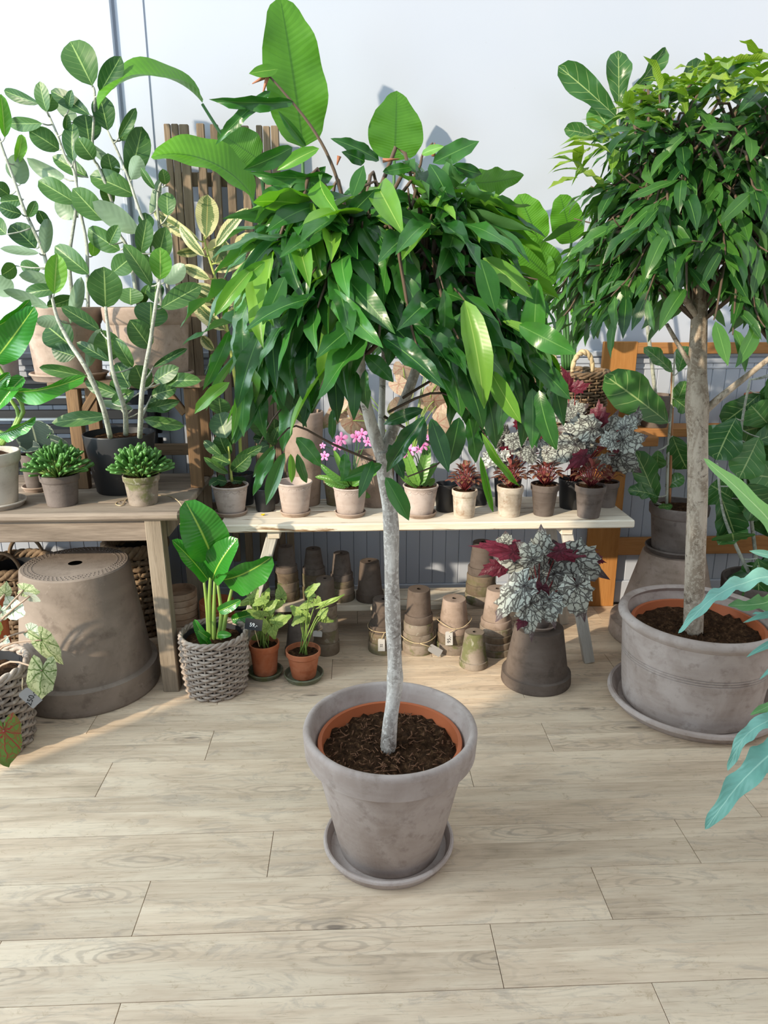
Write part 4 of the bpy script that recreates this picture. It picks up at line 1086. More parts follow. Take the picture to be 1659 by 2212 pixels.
stC = [((302, 944), .0), ((305, 871), .0), ((308, 834), -.0), ((317, 780), -.02), ((326, 730), -.02), ((337, 652), -.02), ((345, 610), 0)]
LV = [((345, 400), (365, 140), 110, 'audy', .1), ((675, 490), (665, 225), 175, 'aud', .05), ((1025, 310), (1025, 100), 115, 'audy', .1), ((1030, 490), (1290, 345), 110), ((960, 615), (965, 450), 170), ((960, 745), (830, 565), 125, 'aud', .1),
      ((455, 735), (300, 605), 165, 'aud', .1), ((480, 800), (330, 750), 100), ((640, 635), (390, 480), 80), ((710, 830), (660, 630), 135, 'aud', .1), ((850, 870), (740, 680), 75), ((700, 830), (490, 710), 60), ((565, 870), (650, 620), 70, 'audb'),
      ((560, 930), (250, 870), 65), ((830, 1000), (745, 840), 115), ((930, 1010), (865, 855), 125, 'aud', .1), ((985, 965), (1145, 870), 85), ((1050, 960), (1290, 955), 75), ((950, 1090), (1100, 1135), 90), ((970, 1050), (1130, 1005), 80),
      ((720, 1100), (860, 1020), 75), ((850, 1135), (630, 1095), 45, 'audb'), ((760, 1050), (540, 960), 75), ((690, 1180), (330, 1225), 80), ((920, 1200), (1180, 1245), 70), ((920, 1140), (1150, 1085), 60), ((450, 590), (520, 290), 70, 'audb'),
      ((380, 560), (230, 575), 65, 'audb'), ((980, 870), (1200, 750), 40), ((730, 1060), (790, 950), 100), ((970, 350), (790, 80), 90), ((310, 490), (20, 375), 60, 'audb')]
lean = lambda st: [((x, y), dy-.13*max(0, min(1, (930-y)/70))) for (x, y), dy in st]
fig_oval(o, [lean(stA), lean(stB), lean(stC)], LV, z2, 2.9625, Yb-.135, STEMGR, .0105, spread=.035)

# ---- large grey pots on the stand with tall oval-leaved figs
Yp = (STY0+STY1)/2
g1 = fitY(150, 806, 664, 164, 134, Yp, stz+.028); g2 = fitY(329, 806, 664, 186, 150, Yp, stz+.028)
saucer((Vector((g1[0].x, Yp, stz)), g1[2]*1.2, g1[2]*1.08, .03), M_LILAC2, 'clay saucer on the brown stand, nearer the metal shelf')
saucer((Vector((g2[0].x, Yp, stz)), g2[2]*1.17, g2[2]*1.08, .03), M_LILAC2, 'clay saucer on the brown stand, nearer the wooden slats')
g1[0].z = stz+.009; g2[0].z = stz+.009
oa, _ = potted('oval_leaf_fig', (g1[0], g1[1], g1[2], g1[3]+.019), 'collar', M_LILAC2, 'tall oval-leaved fig on the brown stand, in the pot beside the metal shelf', th=.012)
ob, _ = potted('oval_leaf_fig', (g2[0], g2[1], g2[2], g2[3]+.019), 'collar', M_LILAC2, 'tall oval-leaved fig on the brown stand, in the pot beside the slats', th=.012)
sA = [((190, 668), 0), ((189, 600), 0), ((187, 527), 0), ((172, 449), -.01), ((160, 371), 0), ((142, 341), .0), ((125, 294), 0), ((103, 243), 0)]
sA2 = [((112, 668), 0), ((98, 560), 0), ((74, 500), 0), ((51, 449), 0), ((30, 388), 0), ((3, 314), 0), ((-10, 270), 0)]
sA3 = [((160, 668), .03), ((150, 560), .03), ((165, 440), .03), ((160, 340), .03), ((140, 250), .03)]
sB = [((350, 668), 0), ((334, 554), 0), ((321, 506), 0), ((300, 452), 0), ((280, 392), 0), ((257, 334), 0), ((233, 284), 0)]
sB2 = [((300, 668), .02), ((278, 545), .02), ((255, 500), .02), ((243, 440), .02), ((215, 365), .02), ((200, 330), .02), ((205, 210), .0), ((199, 185), 0)]
sB3 = [((370, 668), .04), ((340, 450), .04), ((355, 380), .04)]
LA = [((300, 715), (255, 520), 75), ((300, 715), (335, 600), 80), ((250, 665), (25, 580), 60), ((270, 790), (50, 790), 70), ((490, 770), (340, 610), 70, 'audb'), ((470, 1030), (470, 790), 85), ((380, 960), (185, 835), 110),
      ((565, 1135), (335, 1000), 80), ((410, 1140), (170, 1010), 75, 'audb'), ((485, 1300), (245, 1155), 110), ((500, 1390), (350, 1290), 105, 'audb'), ((230, 1590), (65, 1440), 115), ((250, 1620), (0, 1590), 45, 'audb'), ((300, 1450), (245, 1345), 60),
      ((130, 1180), (110, 980), 110, 'audb'), ((100, 1050), (140, 860), 55, 'audy'), ((30, 880), (5, 600), 65, 'audy'), ((150, 1275), (0, 1290), 65), ((140, 1370), (-10, 1320), 75), ((290, 1620), (310, 1390), 68, 'audb'), ((180, 1390), (230, 1285), 50),
      ((60, 1250), (-40, 1180), 80), ((40, 1500), (-60, 1400), 90), ((570, 1755), (350, 1575), 105), ((480, 1900), (300, 1960), 80), ((380, 1850), (160, 1880), 70), ((330, 1800), (120, 1760), 70, 'audb'), ((60, 1900), (-30, 1760), 110, 'audb'), ((440, 700), (460, 575), 45), ((420, 830), (430, 730), 40), ((100, 1700), (10, 1760), 80), ((260, 1720), (130, 1700), 75), ((430, 1980), (260, 1990), 60), ((590, 1640), (600, 1545), 62, 'audy')]
LB = [((590, 548), (450, 265), 178, 'aud', .05), ((640, 590), (775, 360), 105), ((575, 735), (325, 580), 80), ((570, 910), (545, 730), 140, 'aud', .1), ((690, 835), (640, 620), 115), ((600, 1020), (500, 880), 105), ((830, 1150), (910, 810), 130, 'aud', .1), ((840, 1150), (895, 1000), 85, 'audb'),
      ((865, 1250), (575, 1125), 115), ((655, 1410), (465, 1205), 130), ((890, 1490), (590, 1290), 115, 'audb'), ((770, 1600), (565, 1460), 105), ((760, 880), (870, 690), 55), ((770, 900), (850, 770), 65), ((730, 1130), (690, 980), 95), ((770, 1080), (520, 890), 45, 'audb'),
      ((1075, 1380), (1070, 1230), 92), ((960, 1370), (1020, 1140), 45, 'audb'), ((990, 1210), (900, 1070), 40), ((720, 1745), (850, 1640), 110), ((970, 1720), (845, 1590), 75), ((835, 1950), (835, 1840), 135), ((1050, 1810), (1180, 1690), 85, 'audb'), ((1000, 1700), (1060, 1450), 110),
      ((700, 1560), (760, 1440), 70), ((940, 1480), (930, 1360), 80), ((720, 1310), (650, 1180), 75), ((1060, 1180), (1040, 1080), 60), ((905, 1950), (950, 1820), 50), ((990, 1940), (1000, 1810), 90), ((900, 1620), (940, 1400), 90), ((620, 690), (700, 640), 60)]
fig_oval(oa, [sA, sA2, sA3], LA, z1, 2.9625, Yp, STEMGR, .008)
fig_oval(ob, [sB, sB2, sB3], LB, z1, 2.9625, Yp, STEMGR, .008)
# pale pot at the frame's edge, standing on the black shelf
pot('plant_pot', (Vector((D(2, 800, 3.3).x, 3.3, 1.17)), .085, .07, .19), 'collar', M_LILAC, 'grey clay pot on the black metal shelf beside the brown stand')
# ---- cream-edged rubber plant on the bench end, before the slats
rbY = 3.15; rp = (Vector((-.495, rbY, BZ)), .055, .045, .14)
o, _ = potted('rubber_plant', rp, 'plain', M_BLACKP, 'variegated rubber plant with cream-edged leaves before the wooden slats', th=.005)
sV = [[((521, 1010), 0), ((514, 880), 0), ((503, 787), 0), ((489, 702), 0), ((476, 635), 0), ((459, 581), 0), ((442, 520), 0), ((446, 500), 0)]]
LVAR = [((1320, 1520), (1330, 1245), 148, 'var', .05), ((1310, 1640), (1150, 1440), 70), ((1275, 1540), (980, 1350), 90), ((1380, 1580), (1590, 1330), 75), ((1370, 1690), (1440, 1535), 165, 'var', .1), ((1510, 1640), (1600, 1490), 95), ((1340, 1785), (1170, 1700), 75),
        ((1380, 1940), (1210, 1860), 95), ((1440, 2110), (1230, 1915), 95), ((1370, 2240), (1290, 2150), 65), ((1370, 1735), (1590, 1650), 70), ((1450, 2010), (1600, 1960), 65), ((1400, 1890), (1250, 1820), 70), ((1420, 1960), (1560, 1820), 90), ((1300, 1600), (1130, 1620), 60)]
fig_oval(o, sV, LVAR, z1, 2.9625, rbY, STEMY, .008, 'var')

# ---- banana-like plant behind the slender fig
bnY = 3.14
bnf = (Vector((-.222, bnY, BZ)), .092, .068, D(645, 893, bnY-.09).z-BZ)
o, sl = potted('paddle_leaf_plant', bnf, 'plain', M_LILAC2, 'tall plant with huge banana-like leaves in a grey-brown pot on the bench', th=.011)
st = Tubes()
for pth in ([(640, 900), (650, 640), (655, 420), (652, 300)], [(630, 900), (610, 620), (548, 430)], [(625, 900), (600, 650), (535, 400), (437, 225)], [(640, 900), (600, 640), (560, 345)], [(660, 900), (760, 640), (840, 460), (852, 345)], [(665, 900), (800, 660), (950, 450), (1010, 392)]):
    st.add([D(x, y, bnY-.0+.02*i) for i, (x, y) in enumerate(pth)], .011, .006, 8, 4)
st.build('stem', STEMD, o)
pleaf(o, 'ban', (655, 318), (605, -8), 128, bnY+.02, -.04, .25, 0)
def arch(key, b, t_, w, Y, nrm, var=0, dY=0.0):
    B = D(b[0], b[1], Y); T = D(t_[0], t_[1], Y+dY); put_leaf(o, key, B, T, w*mpp(B), nrm, var)
arch('banarch', (548, 432), (326, 340), 105, bnY-.05, Vector((.35, -.75, .8)), 0, -.12)
arch('bandarch', (437, 222), (212, 238), 110, bnY-.02, Vector((.1, -.55, 1)), 0, -.1)
pleaf(o, 'band', (560, 345), (470, 285), 85, bnY+.05, 0, .2)
pleaf(o, 'band', (852, 348), (857, 196), 120, bnY+.14, .02, .1, 1)
pleaf(o, 'band', (1005, 395), (1132, 378), 60, bnY+.14, 0, .9)
pleaf(o, 'ban', (720, 520), (640, 420), 70, bnY, 0, .3); pleaf(o, 'ban', (1050, 430), (1100, 520), 70, bnY+.05, 0, .3)

# ---- floor group: paddle-leaf plant in the grey wicker basket
z3 = zoom(2.9625, 0, 1050); z6 = zoom(2.592, 360, 1080); z7 = zoom(2.592, 760, 1050)
kf = fit(471, 1516, 1400, 138, 122)
o = thing('paddle_leaf_plant', kf[0], 'glossy paddle-leaf plant in a grey wicker basket beside the table leg', 'potted plant')
basket(None, kf, 18, 26, M_WICK, None, thing_=o); soil(o, kf[0], kf[1]*.88, kf[0].z+kf[3]*.9)
Y = kf[0].y; st = Tubes()
for a, b, c_ in (((455, 1385), (452, 1300), (458, 1205)), ((462, 1390), (462, 1320), (464, 1250)), ((470, 1390), (478, 1330), (470, 1260)), ((478, 1385), (490, 1320), (505, 1255)), ((452, 1385), (448, 1320), (440, 1250))):
    st.add([D(*a, Y), D(*b, Y), D(*c_, Y)], .011, .005, 8, 3)
st.build('stem', STEMG, o)
for b, t_, w, roll in (((1355, 450), (1185, 95), 285, .2), ((1330, 600), (1100, 345), 130, .5), ((1360, 600), (1522, 335), 185, -.5)): pleaf(o, 'str', z3(*b), z3(*t_), w/2.96, Y-.02, -.05, roll)
pleaf(o, 'str', (480, 1252), (588, 1202), 62, Y-.03, -.08, .6); pleaf(o, 'str', (455, 1400), (420, 1338), 22, Y-.05); pleaf(o, 'str', (472, 1320), (520, 1296), 24, Y-.06); pleaf(o, 'str', (452, 1380), (428, 1362), 18, Y-.06); pleaf(o, 'str', (500, 1338), (562, 1322), 26, Y+.1)
pleaf(o, 'str', (470, 1372), (500, 1372), 16, Y-.07)
# ---- arrowhead plants
def arrowhead(f, label, leaves, zz, sc, mat):
    o, s = potted('arrowhead_plant', f, 'collar', mat, label, soilz=.85); Y = f[0].y; st = Tubes()
    for b, t_, w in leaves:
        dy = random.uniform(-.06, .05); B, T = pleaf(o, 'syn', zz(*b), zz(*t_), w/sc, Y+dy, random.uniform(-.03, .02), random.uniform(-.6, .6))
        st.add([s+Vector((random.uniform(-.02, .02), random.uniform(-.02, .02), 0)), s.lerp(B, .6)+Vector((0, .01, .02)), B], .0028, .0018, 5, 3)
    st.build('stem', STEMG, o)
af1 = fit(574, 1463, 1402, 66, 50, .012); saucer((Vector((af1[0].x, af1[0].y, 0)), .074, .065, .024), M_GREENSAU, 'mossy saucer under the wider terracotta arrowhead pot')
arrowhead(af1, 'pale-leaved arrowhead plant in a terracotta pot beside the wicker basket', [((500, 585), (440, 520), 75), ((540, 590), (560, 500), 80), ((640, 540), (630, 470), 80), ((470, 560), (385, 600), 60), ((560, 700), (640, 640), 90), ((610, 690), (690, 650), 90), ((560, 720), (530, 660), 70), ((520, 760), (470, 790), 60), ((590, 720), (600, 790), 80),
          ((460, 640), (365, 660), 70), ((530, 650), (450, 620), 70), ((570, 620), (610, 560), 70), ((490, 540), (510, 480), 60), ((600, 590), (660, 570), 70), ((540, 560), (480, 590), 60)], z6, 2.592, M_TERRA)
af2 = fit(657, 1471, 1420, 76, 52, .012); saucer((Vector((af2[0].x, af2[0].y, 0)), .082, .072, .026), M_GREENSAU, 'green-stained saucer under the small orange terracotta pot')
arrowhead(af2, 'young arrowhead plant with upright stems in an orange terracotta pot', [((800, 510), (850, 465), 60), ((810, 540), (770, 510), 60), ((880, 585), (995, 540), 40), ((760, 650), (690, 600), 90), ((745, 660), (700, 700), 70), ((870, 640), (905, 600), 60), ((870, 660), (930, 690), 60), ((770, 640), (800, 690), 70), ((840, 560), (860, 600), 60), ((800, 580), (730, 610), 60)], z6, 2.592, M_TERRA)
# price sign on a stake
pc = D(548, 1349, af1[0].y-.12)
tag(pc, 38*mpp(pc), 24*mpp(pc), Vector((-.1, -1, .35)), Vector((.1, 0, 1)), '59,-', 'black price card with white figures stuck in the arrowhead pot', M_SLATE, 0, M_CHALK, .021, 'price sign', string=[[pc+Vector((0, .003, -.01)), pc+Vector((.01, .05, -.12))]], corner=.02)

# ---- caladium in wicker, lower left
cf = fit(4, 1645, 1484, 206, 180); cf[0].x -= .022; cf[0].y -= .036
o = thing('caladium', cf[0], 'white-leaved caladium in a brown-grey wicker basket with a card tag', 'potted plant')
basket(None, cf, 18, 28, M_WICK, None, thing_=o); soil(o, cf[0], cf[1]*.86, cf[0].z+cf[3]*.86)
Y = cf[0].y; st = Tubes(); cs = Vector((cf[0].x, Y, cf[0].z+cf[3]*.86))
for key, b, t_, w, dy, roll in (('cal', (85, 790), (160, 830), 130, 0, .2), ('cal', (190, 705), (275, 720), 60, 0, 1.0), ('calg', (150, 665), (250, 680), 95, .02, .4), ('cal', (190, 925), (275, 950), 100, 0, .4), ('calg', (270, 1180), (245, 1400), 190, -.08, .1), ('calg', (265, 985), (385, 1165), 130, -.03, .5),
                                ('calr', (25, 1570), (50, 1830), 210, -.19, .1), ('cal', (10, 800), (30, 865), 80, 0, .3), ('calg', (30, 690), (45, 620), 80, .02, .2), ('cal', (30, 980), (60, 1000), 50, 0, .4), ('cal', (70, 760), (40, 700), 90, .03, .3), ('calg', (-40, 760), (-90, 800), 120, 0, .2), ('calr', (-60, 900), (-100, 1010), 150, -.05, .2)):
    B, T = pleaf(o, key, z3(*b), z3(*t_), w/2.96, Y+dy, random.uniform(-.03, .0), roll)
    s0 = cs+Vector((random.uniform(-.03, .05), random.uniform(-.03, .03), 0)); st.add([s0, s0.lerp(B, .5)+Vector((0, 0, .05)), B], .0045, .003, 6, 4)
st.build('stem', STEMB, o)
pc = D(65, 1507, Y-cf[1]-.012)
tag(pc, 26*mpp(pc), 44*mpp(pc), Vector((.25, -1, .15)), Vector((-.62, -.1, .8)), '250,-', 'grey card tag lettered 250 on the caladium basket', M_TAG, R(28), size=.024, string=[[pc+Vector((-.02, -.002, .03)), pc+Vector((-.024, .02, .06))]])
# terracotta pot behind it
pot('plant_pot', fit(8, 1500, 1290, 72, 56), 'collar', M_TERRA, 'tall brown terracotta pot behind the caladium')

# ---- begonia on its upturned pot
def begonia(o, s, leaves, zz, sc, Y, k=1.1):
    st = Tubes()
    for L in leaves:
        b, t_, w = L[0], L[1], L[2]; key = L[3] if len(L) > 3 else 'beg'
        dy = random.uniform(-.1, .03) if not (k < 1.15 and t_[1] > 745) else -.135; m_ = ((b[0]+t_[0])/2, (b[1]+t_[1])/2); b, t_ = [(m_[0]+(p[0]-m_[0])*1.26*k, m_[1]+(p[1]-m_[1])*1.26*k) for p in (b, t_)]; w *= k
        B, T = pleaf(o, key, zz(*b), zz(*t_), w/sc*(1.4 if key == 'beg' else 1.05), Y+dy, random.uniform(-.04, .0), random.uniform(-.35, .35))
        st.add([s+Vector((random.uniform(-.012, .012), random.uniform(-.012, .012), 0)), s.lerp(B, .6)+Vector((0, .015, .03)), B+Vector((0, .003, 0))], .003, .002, 5, 3)
    st.build('stem', STEMR, o)
bz0 = uc.z+uh
saucer((Vector((uc.x, uc.y, bz0)), .068, .056, .018), M_LILAC2, 'small clay saucer under the begonia pot')
bgf = (Vector((uc.x, uc.y, bz0+.006)), .052, .04, .075)
o, s = potted('begonia', bgf, 'plain', M_DARK, 'silver-leaved begonia standing on the dark upturned pot')
begonia(o, s, [((1050, 355), (1047, 238), 105), ((960, 440), (808, 410), 150), ((870, 360), (700, 325), 110, 'begr'), ((820, 460), (725, 500), 105, 'begr'), ((1120, 385), (1130, 320), 110), ((1200, 360), (1380, 350), 105, 'begr'), ((1265, 410), (1430, 525), 170), ((1050, 510), (1020, 410), 115), ((1140, 520), (1190, 660), 150),
             ((940, 590), (815, 755), 130), ((1005, 690), (1015, 858), 115), ((1110, 660), (1130, 785), 125), ((1270, 590), (1320, 750), 140), ((1220, 490), (1265, 560), 90, 'begr'), ((1060, 580), (1040, 650), 100, 'begr'), ((850, 310), (860, 262), 70), ((940, 530), (890, 560), 70, 'begr'), ((1360, 400), (1430, 430), 60, 'begr'),
             ((1000, 400), (930, 330), 110), ((1170, 440), (1160, 350), 110), ((1090, 470), (1130, 560), 110), ((980, 560), (850, 590), 100), ((1180, 600), (1290, 560), 110), ((920, 330), (980, 350), 70, 'begr'), ((1010, 620), (960, 640), 80), ((960, 760), (935, 800), 60, 'begr')], z7, 2.592, uc.y)

# ================================================================== BENCH TOP
z8 = zoom(3.073, 860, 800); z9 = zoom(3.95, 440, 820)
def on_saucer(cx, yb, ysau_w, hh=.018):
    """saucer standing on the bench, front foot at pixel yb"""
    f = fit(cx, yb, yb-8, ysau_w, ysau_w*.88, BZ); return (f[0], f[1], f[2], hh)
def bpot(cx, yb, yt, wt, wb, sw, sl):
    sf_ = on_saucer(cx, yb, sw); saucer(sf_, M_LILAC2, sl)
    c = Vector((sf_[0].x, sf_[0].y, BZ+.006)); rt = wt/2*mpp(c+Vector((0, 0, .1))); zt = D(cx, yt, c.y-rt).z
    return (c, rt, wb/2*mpp(c), zt-c.z)
f = bpot(501, 1119, 1055, 80, 56, 70, 'saucer under the scalloped pot with the small oval-leaved fig')
o, s = potted('oval_leaf_fig', f, 'bell', M_LILAC, 'small oval-leaved fig in a scalloped grey pot on the bench end', scal=True, soilz=.92)
LF = [((190, 500), (130, 270), 170), ((150, 300), (130, 150), 150), ((215, 650), (130, 460), 120), ((150, 650), (0, 520), 70), ((220, 720), (70, 655), 120), ((260, 690), (500, 565), 75), ((240, 780), (400, 640), 110), ((210, 800), (0, 660), 60), ((220, 850), (360, 870), 70), ((150, 850), (45, 905), 60), ((225, 560), (270, 420), 60), ((200, 870), (110, 850), 80)]
fig_oval(o, [[((501, 1040), 0), ((495, 980), 0), ((492, 935), 0)]], LF, z9, 3.95, f[0].y, STEMY, .006, 'aud', False, .04)
f = bpot(639, 1119, 1048, 78, 56, 66, 'saucer under the empty scalloped pot')
o = thing('plant_pot', f[0], 'empty scalloped grey clay pot on the white bench', 'pot'); p = pot(None, f, 'bell', M_LILAC, None, parent=o); scallops(o, f[0], f[1]*.905, f[3]*.865).build('scallop_band', M_LILAC, p)
# orchids
def flower(parent, c, r, nrm):
    v = []; f_ = []; m = frame(nrm, Vector((0, 0, 1)))
    for k in range(5):
        a = 2*pi*k/5+pi/2; wd_ = .5 if k in (0, 2, 3) else .75; n0 = len(v)
        for t_, w in ((.0, .08), (.35, wd_*.75), (.7, wd_), (1.0, .25)):
            for s_ in (-1, 0, 1):
                x, y = t_*r, s_*w*r*.5; v.append(m @ Vector((x*math.cos(a)-y*math.sin(a), x*math.sin(a)+y*math.cos(a), .1*r*math.sin(t_*2.4)-abs(s_)*.06*r)))
        for i in range(3):
            for j in range(2): q = n0+i*3+j; f_.append((q, q+1, q+4, q+3))
    fl_ = link('flower', mesh('flower', v, f_, M_PET), parent, c)
    lathe('lip', [(0, r*.28), (r*.12, r*.2), (r*.16, .05*r), (r*.05, 0), (0, 0)], M_PETD, fl_, c, 8).rotation_euler = m.to_euler()
def orchid(f, label, leaves, fl_px, Y):
    o, s = potted('orchid', f, 'bell', M_LILAC, label, scal=True, soilz=.92); st = Tubes()
    for b, t_, w in leaves: pleaf(o, 'orc', b, t_, w, Y+random.uniform(-.03, .03))
    for x, y, r in fl_px:
        c = D(x, y, Y-.03); flower(o, c, r*mpp(c), Vector((random.uniform(-.4, .4), -1, .2))); st.add([s, s.lerp(c, .5)+Vector((.01, .01, .05)), c+Vector((0, .008, 0))], .0025, .0015, 5, 4)
    st.build('stem', STEMD, o)
f = bpot(757, 1121, 1058, 76, 56, 68, 'saucer under the orchid nearest the fig trunk')
orchid(f, 'pink orchid in a scalloped pot beside the empty pot', [((755, 1050), (690, 1000), 16), ((755, 1050), (700, 1040), 15), ((760, 1050), (830, 1010), 18), ((760, 1050), (720, 970), 16), ((755, 1052), (680, 1030), 14), ((765, 1050), (800, 1075), 14), ((760, 1050), (740, 985), 14)],
       [(738, 948, 15), (728, 962, 13), (770, 944, 14), (782, 938, 13), (795, 955, 11), (701, 985, 11), (697, 963, 7)], f[0].y)
f = bpot(908, 1122, 1056, 78, 54, 70, 'saucer under the orchid right of the fig trunk')
orchid(f, 'pink-flowered orchid in a scalloped pot beside the brown-leaved pots', [((905, 1050), (925, 960), 26), ((910, 1050), (945, 1000), 20), ((905, 1050), (865, 1030), 18), ((905, 1050), (872, 960), 24), ((912, 1052), (940, 1035), 16)],
       [(886, 972, 14), (878, 980, 11), (915, 962, 13), (928, 944, 11), (905, 970, 10)], f[0].y)
# brown-leaved peperomias
def pepero(f, mat, label, n, sp_, style='collar'):
    o, s = potted('peperomia', f, style, mat, label, soilz=.93); st = Tubes()
    for i in range(n):
        a = 2*pi*i*.618; e = ((i+.5)/n); q = f[1]*sp_*math.sqrt(e); b = s+Vector((q*.55*math.cos(a), q*.55*math.sin(a), .035+.045*(1-e)+random.uniform(0, .02)))
        d = Vector((math.cos(a)*(.3+e), math.sin(a)*(.3+e), .5-.8*e+random.uniform(-.2, .2))).normalized(); L = random.uniform(.028, .042)
        put_leaf(o, 'pep', b, b+d*L, L*.52, Vector((d.x*-.3, d.y*-.3, 1))); st.add([s, b], .0018, .0012, 4, 1)
    st.build('stem', STEMR, o)
for cx, yb, yt, wt, wb, mat, lab in ((1002, 1121, 1064, 56, 44, M_FLAKE, 'red-brown peperomia in a small pot stained grey and cream'), (1099, 1119, 1056, 58, 46, M_FLAKE, 'red-brown peperomia in a small pot of flaking limewash'), (1173, 1117, 1052, 62, 42, M_DARK, 'red-brown peperomia in a dark pot beside the flaking pot'), (1270, 1122, 1056, 66, 46, M_DARK, 'red-brown peperomia in a dark pot at the bench end')):
    pepero(fit(cx, yb, yt, wt, wb, BZ), mat, lab, 64, 1.7)
pepero(fit(1306, 1098, 1046, 54, 42, BZ), M_DARK, 'red-brown peperomia in a dark pot half hidden at the bench end', 30, 1.4)
# pots in the second row
pot('plant_pot', (Vector((-.385, 3.04, BZ)), .05, .04, .1), 'plain', M_BLACKP, 'black plastic pot behind the small oval-leaved fig')
pot('plant_pot', (Vector((-.078, 3.13, BZ)), .06, .046, .115), 'collar', M_OLD, 'old dark clay pot behind the first orchid')
pot('plant_pot', fit(812, 1098, 985, 90, 70, BZ), 'collar', M_LILAC2, 'large warm grey clay pot behind the fig trunk')
pot('plant_pot', fit(962, 1108, 1050, 50, 40, BZ), 'plain', M_BLACKP, 'black plastic pot beside the second orchid')
pot('plant_pot', (Vector((.55, 3.1, BZ)), .046, .038, .12), 'plain', M_BLACKP, 'black plastic pot between two flaking pots')
f = (Vector((-.375, 3.16, BZ)), .05, .042, .17)
o, s = potted('oval_leaf_fig', (f[0]+Vector((.0, .0, 0)), f[1]*.9, f[2]*.9, f[3]), 'plain', M_DARK, 'broad-leaved young fig in a dark pot behind the small one')
fig_oval(o, [[((590, 1000), 0), ((585, 960), 0), ((575, 930), 0)]], [((540, 480), (400, 270), 130), ((560, 520), (420, 500), 70), ((600, 500), (600, 330), 90), ((560, 560), (450, 600), 80), ((590, 540), (640, 400), 60), ((610, 560), (560, 430), 90)], z9, 3.95, f[0].y, STEMY, .006, 'aud', False, .03)
# begonias at the back of the bench
bg2 = (Vector((D(1236, 1060, 3.03).x, 3.03, BZ)), .062, .05, .13)
o, s = potted('begonia', bg2, 'plain', M_BLACKP, 'large silver and wine-red begonia at the back of the bench end')
z8b = zoom(3.197, 1140, 660)
begonia(o, s, [((400, 850), (235, 850), 130), ((300, 990), (195, 1100), 160), ((550, 850), (620, 745), 110), ((480, 770), (480, 670), 120, 'begr'), ((680, 820), (740, 740), 90), ((670, 870), (590, 830), 90, 'begr'), ((690, 920), (815, 890), 120), ((660, 1060), (765, 1155), 130), ((370, 1060), (290, 1130), 90, 'begr'), ((400, 960), (450, 900), 100),
             ((240, 740), (280, 690), 100), ((340, 720), (410, 690), 80), ((520, 1090), (470, 1060), 90), ((570, 940), (500, 960), 100), ((270, 540), (240, 450), 80, 'begr'), ((350, 560), (420, 540), 80, 'begr'), ((600, 960), (650, 1020), 80, 'begr'), ((300, 940), (240, 890), 110), ((740, 790), (765, 720), 60), ((620, 900), (560, 880), 90)], z8b, 3.197, 2.965, 1.22)
bg3 = (Vector((D(1096, 1060, 3.06).x, 3.06, BZ)), .06, .05, .13)
o, s = potted('begonia', bg3, 'plain', M_BLACKP, 'begonia half hidden behind hanging fig leaves on the bench')
begonia(o, s, [((690, 420), (620, 400), 90), ((640, 580), (580, 640), 100), ((690, 590), (740, 630), 110), ((820, 480), (930, 520), 120), ((780, 470), (760, 540), 100), ((930, 470), (880, 520), 110), ((1000, 560), (1050, 620), 90), ((740, 540), (690, 520), 80, 'begr'), ((820, 350), (780, 300), 110, 'begr'), ((620, 330), (560, 340), 70, 'begr'), ((880, 560), (820, 590), 100),
             ((690, 480), (650, 470), 110), ((900, 420), (960, 440), 90, 'begr'), ((1030, 270), (1130, 230), 100), ((1160, 250), (1250, 235), 90)], z8, 3.073, 2.975, 1.2)
# rope-handled basket with a paddle-leaf plant, on the pine shelf
kbY = 3.33; kb = (Vector((D(1237, 900, kbY).x, kbY-.03, rz)), 76*mpp(D(1237, 820, kbY)), 66*mpp(D(1237, 820, kbY)), D(1237, 806, kbY-.15).z-rz)
kb = (Vector((D(1228, 900, 3.205).x, 3.205, rz)), kb[1]*.97, kb[2]*.97, kb[3])
o = thing('paddle_leaf_plant', kb[0], 'upright paddle-leaf plant in a brown wicker basket with rope handles', 'potted plant')
basket(None, kb, 20, 28, M_WICKB, None, thing_=o); soil(o, kb[0], kb[1]*.86, kb[0].z+kb[3]*.9)
for cx in (1258, 1180): hoop(D(cx, 800, kb[0].y-kb[1]*.9), .045, .075, M_ROPE, o, .15, .011)
Y = kb[0].y; st = Tubes()
for pth in ([(1222, 800), (1218, 700), (1195, 600), (1165, 520)], [(1228, 800), (1226, 700), (1222, 620), (1235, 520)], [(1232, 800), (1238, 700), (1250, 600), (1280, 500)], [(1218, 800), (1205, 690), (1180, 650), (1150, 640)], [(1235, 800), (1245, 720), (1240, 660)]):
    st.add([D(x, y, Y) for x, y in pth], .009, .005, 8, 4)
st.build('stem', STEMD, o)
for b, t_, w in (((1200, 610), (1105, 525), 100), ((1180, 660), (1130, 640), 50), ((1165, 525), (1120, 420), 70), ((1235, 525), (1210, 420), 70), ((1245, 640), (1290, 520), 70), ((1180, 600), (1150, 540), 60), ((1240, 690), (1290, 640), 50)): pleaf(o, 'ban', b, t_, w, Y-.04)
# pink-cream leaves behind the trunk
pf = (Vector((D(886, 1060, 3.12).x, 3.12, BZ)), .066, .052, .16)
o, s = potted('aglaonema', pf, 'plain', M_BLACKP, 'pink and cream leaved plant behind the fig trunk on the bench')
st = Tubes()
for i in range(18):
    x, y = random.uniform(720, 960), random.uniform(780, 940); B, T = pleaf(o, 'pink', (x, y), (x+random.uniform(-45, 45), y+random.uniform(-10, 50)), random.uniform(38, 60), pf[0].y+random.uniform(-.05, .05))
    st.add([s, s.lerp(B, .25)+Vector((0, 0, .09)), s.lerp(B, .7)+Vector((0, 0, .06)), B], .0025, .002, 5, 3)
st.build('stem', STEMG, o)
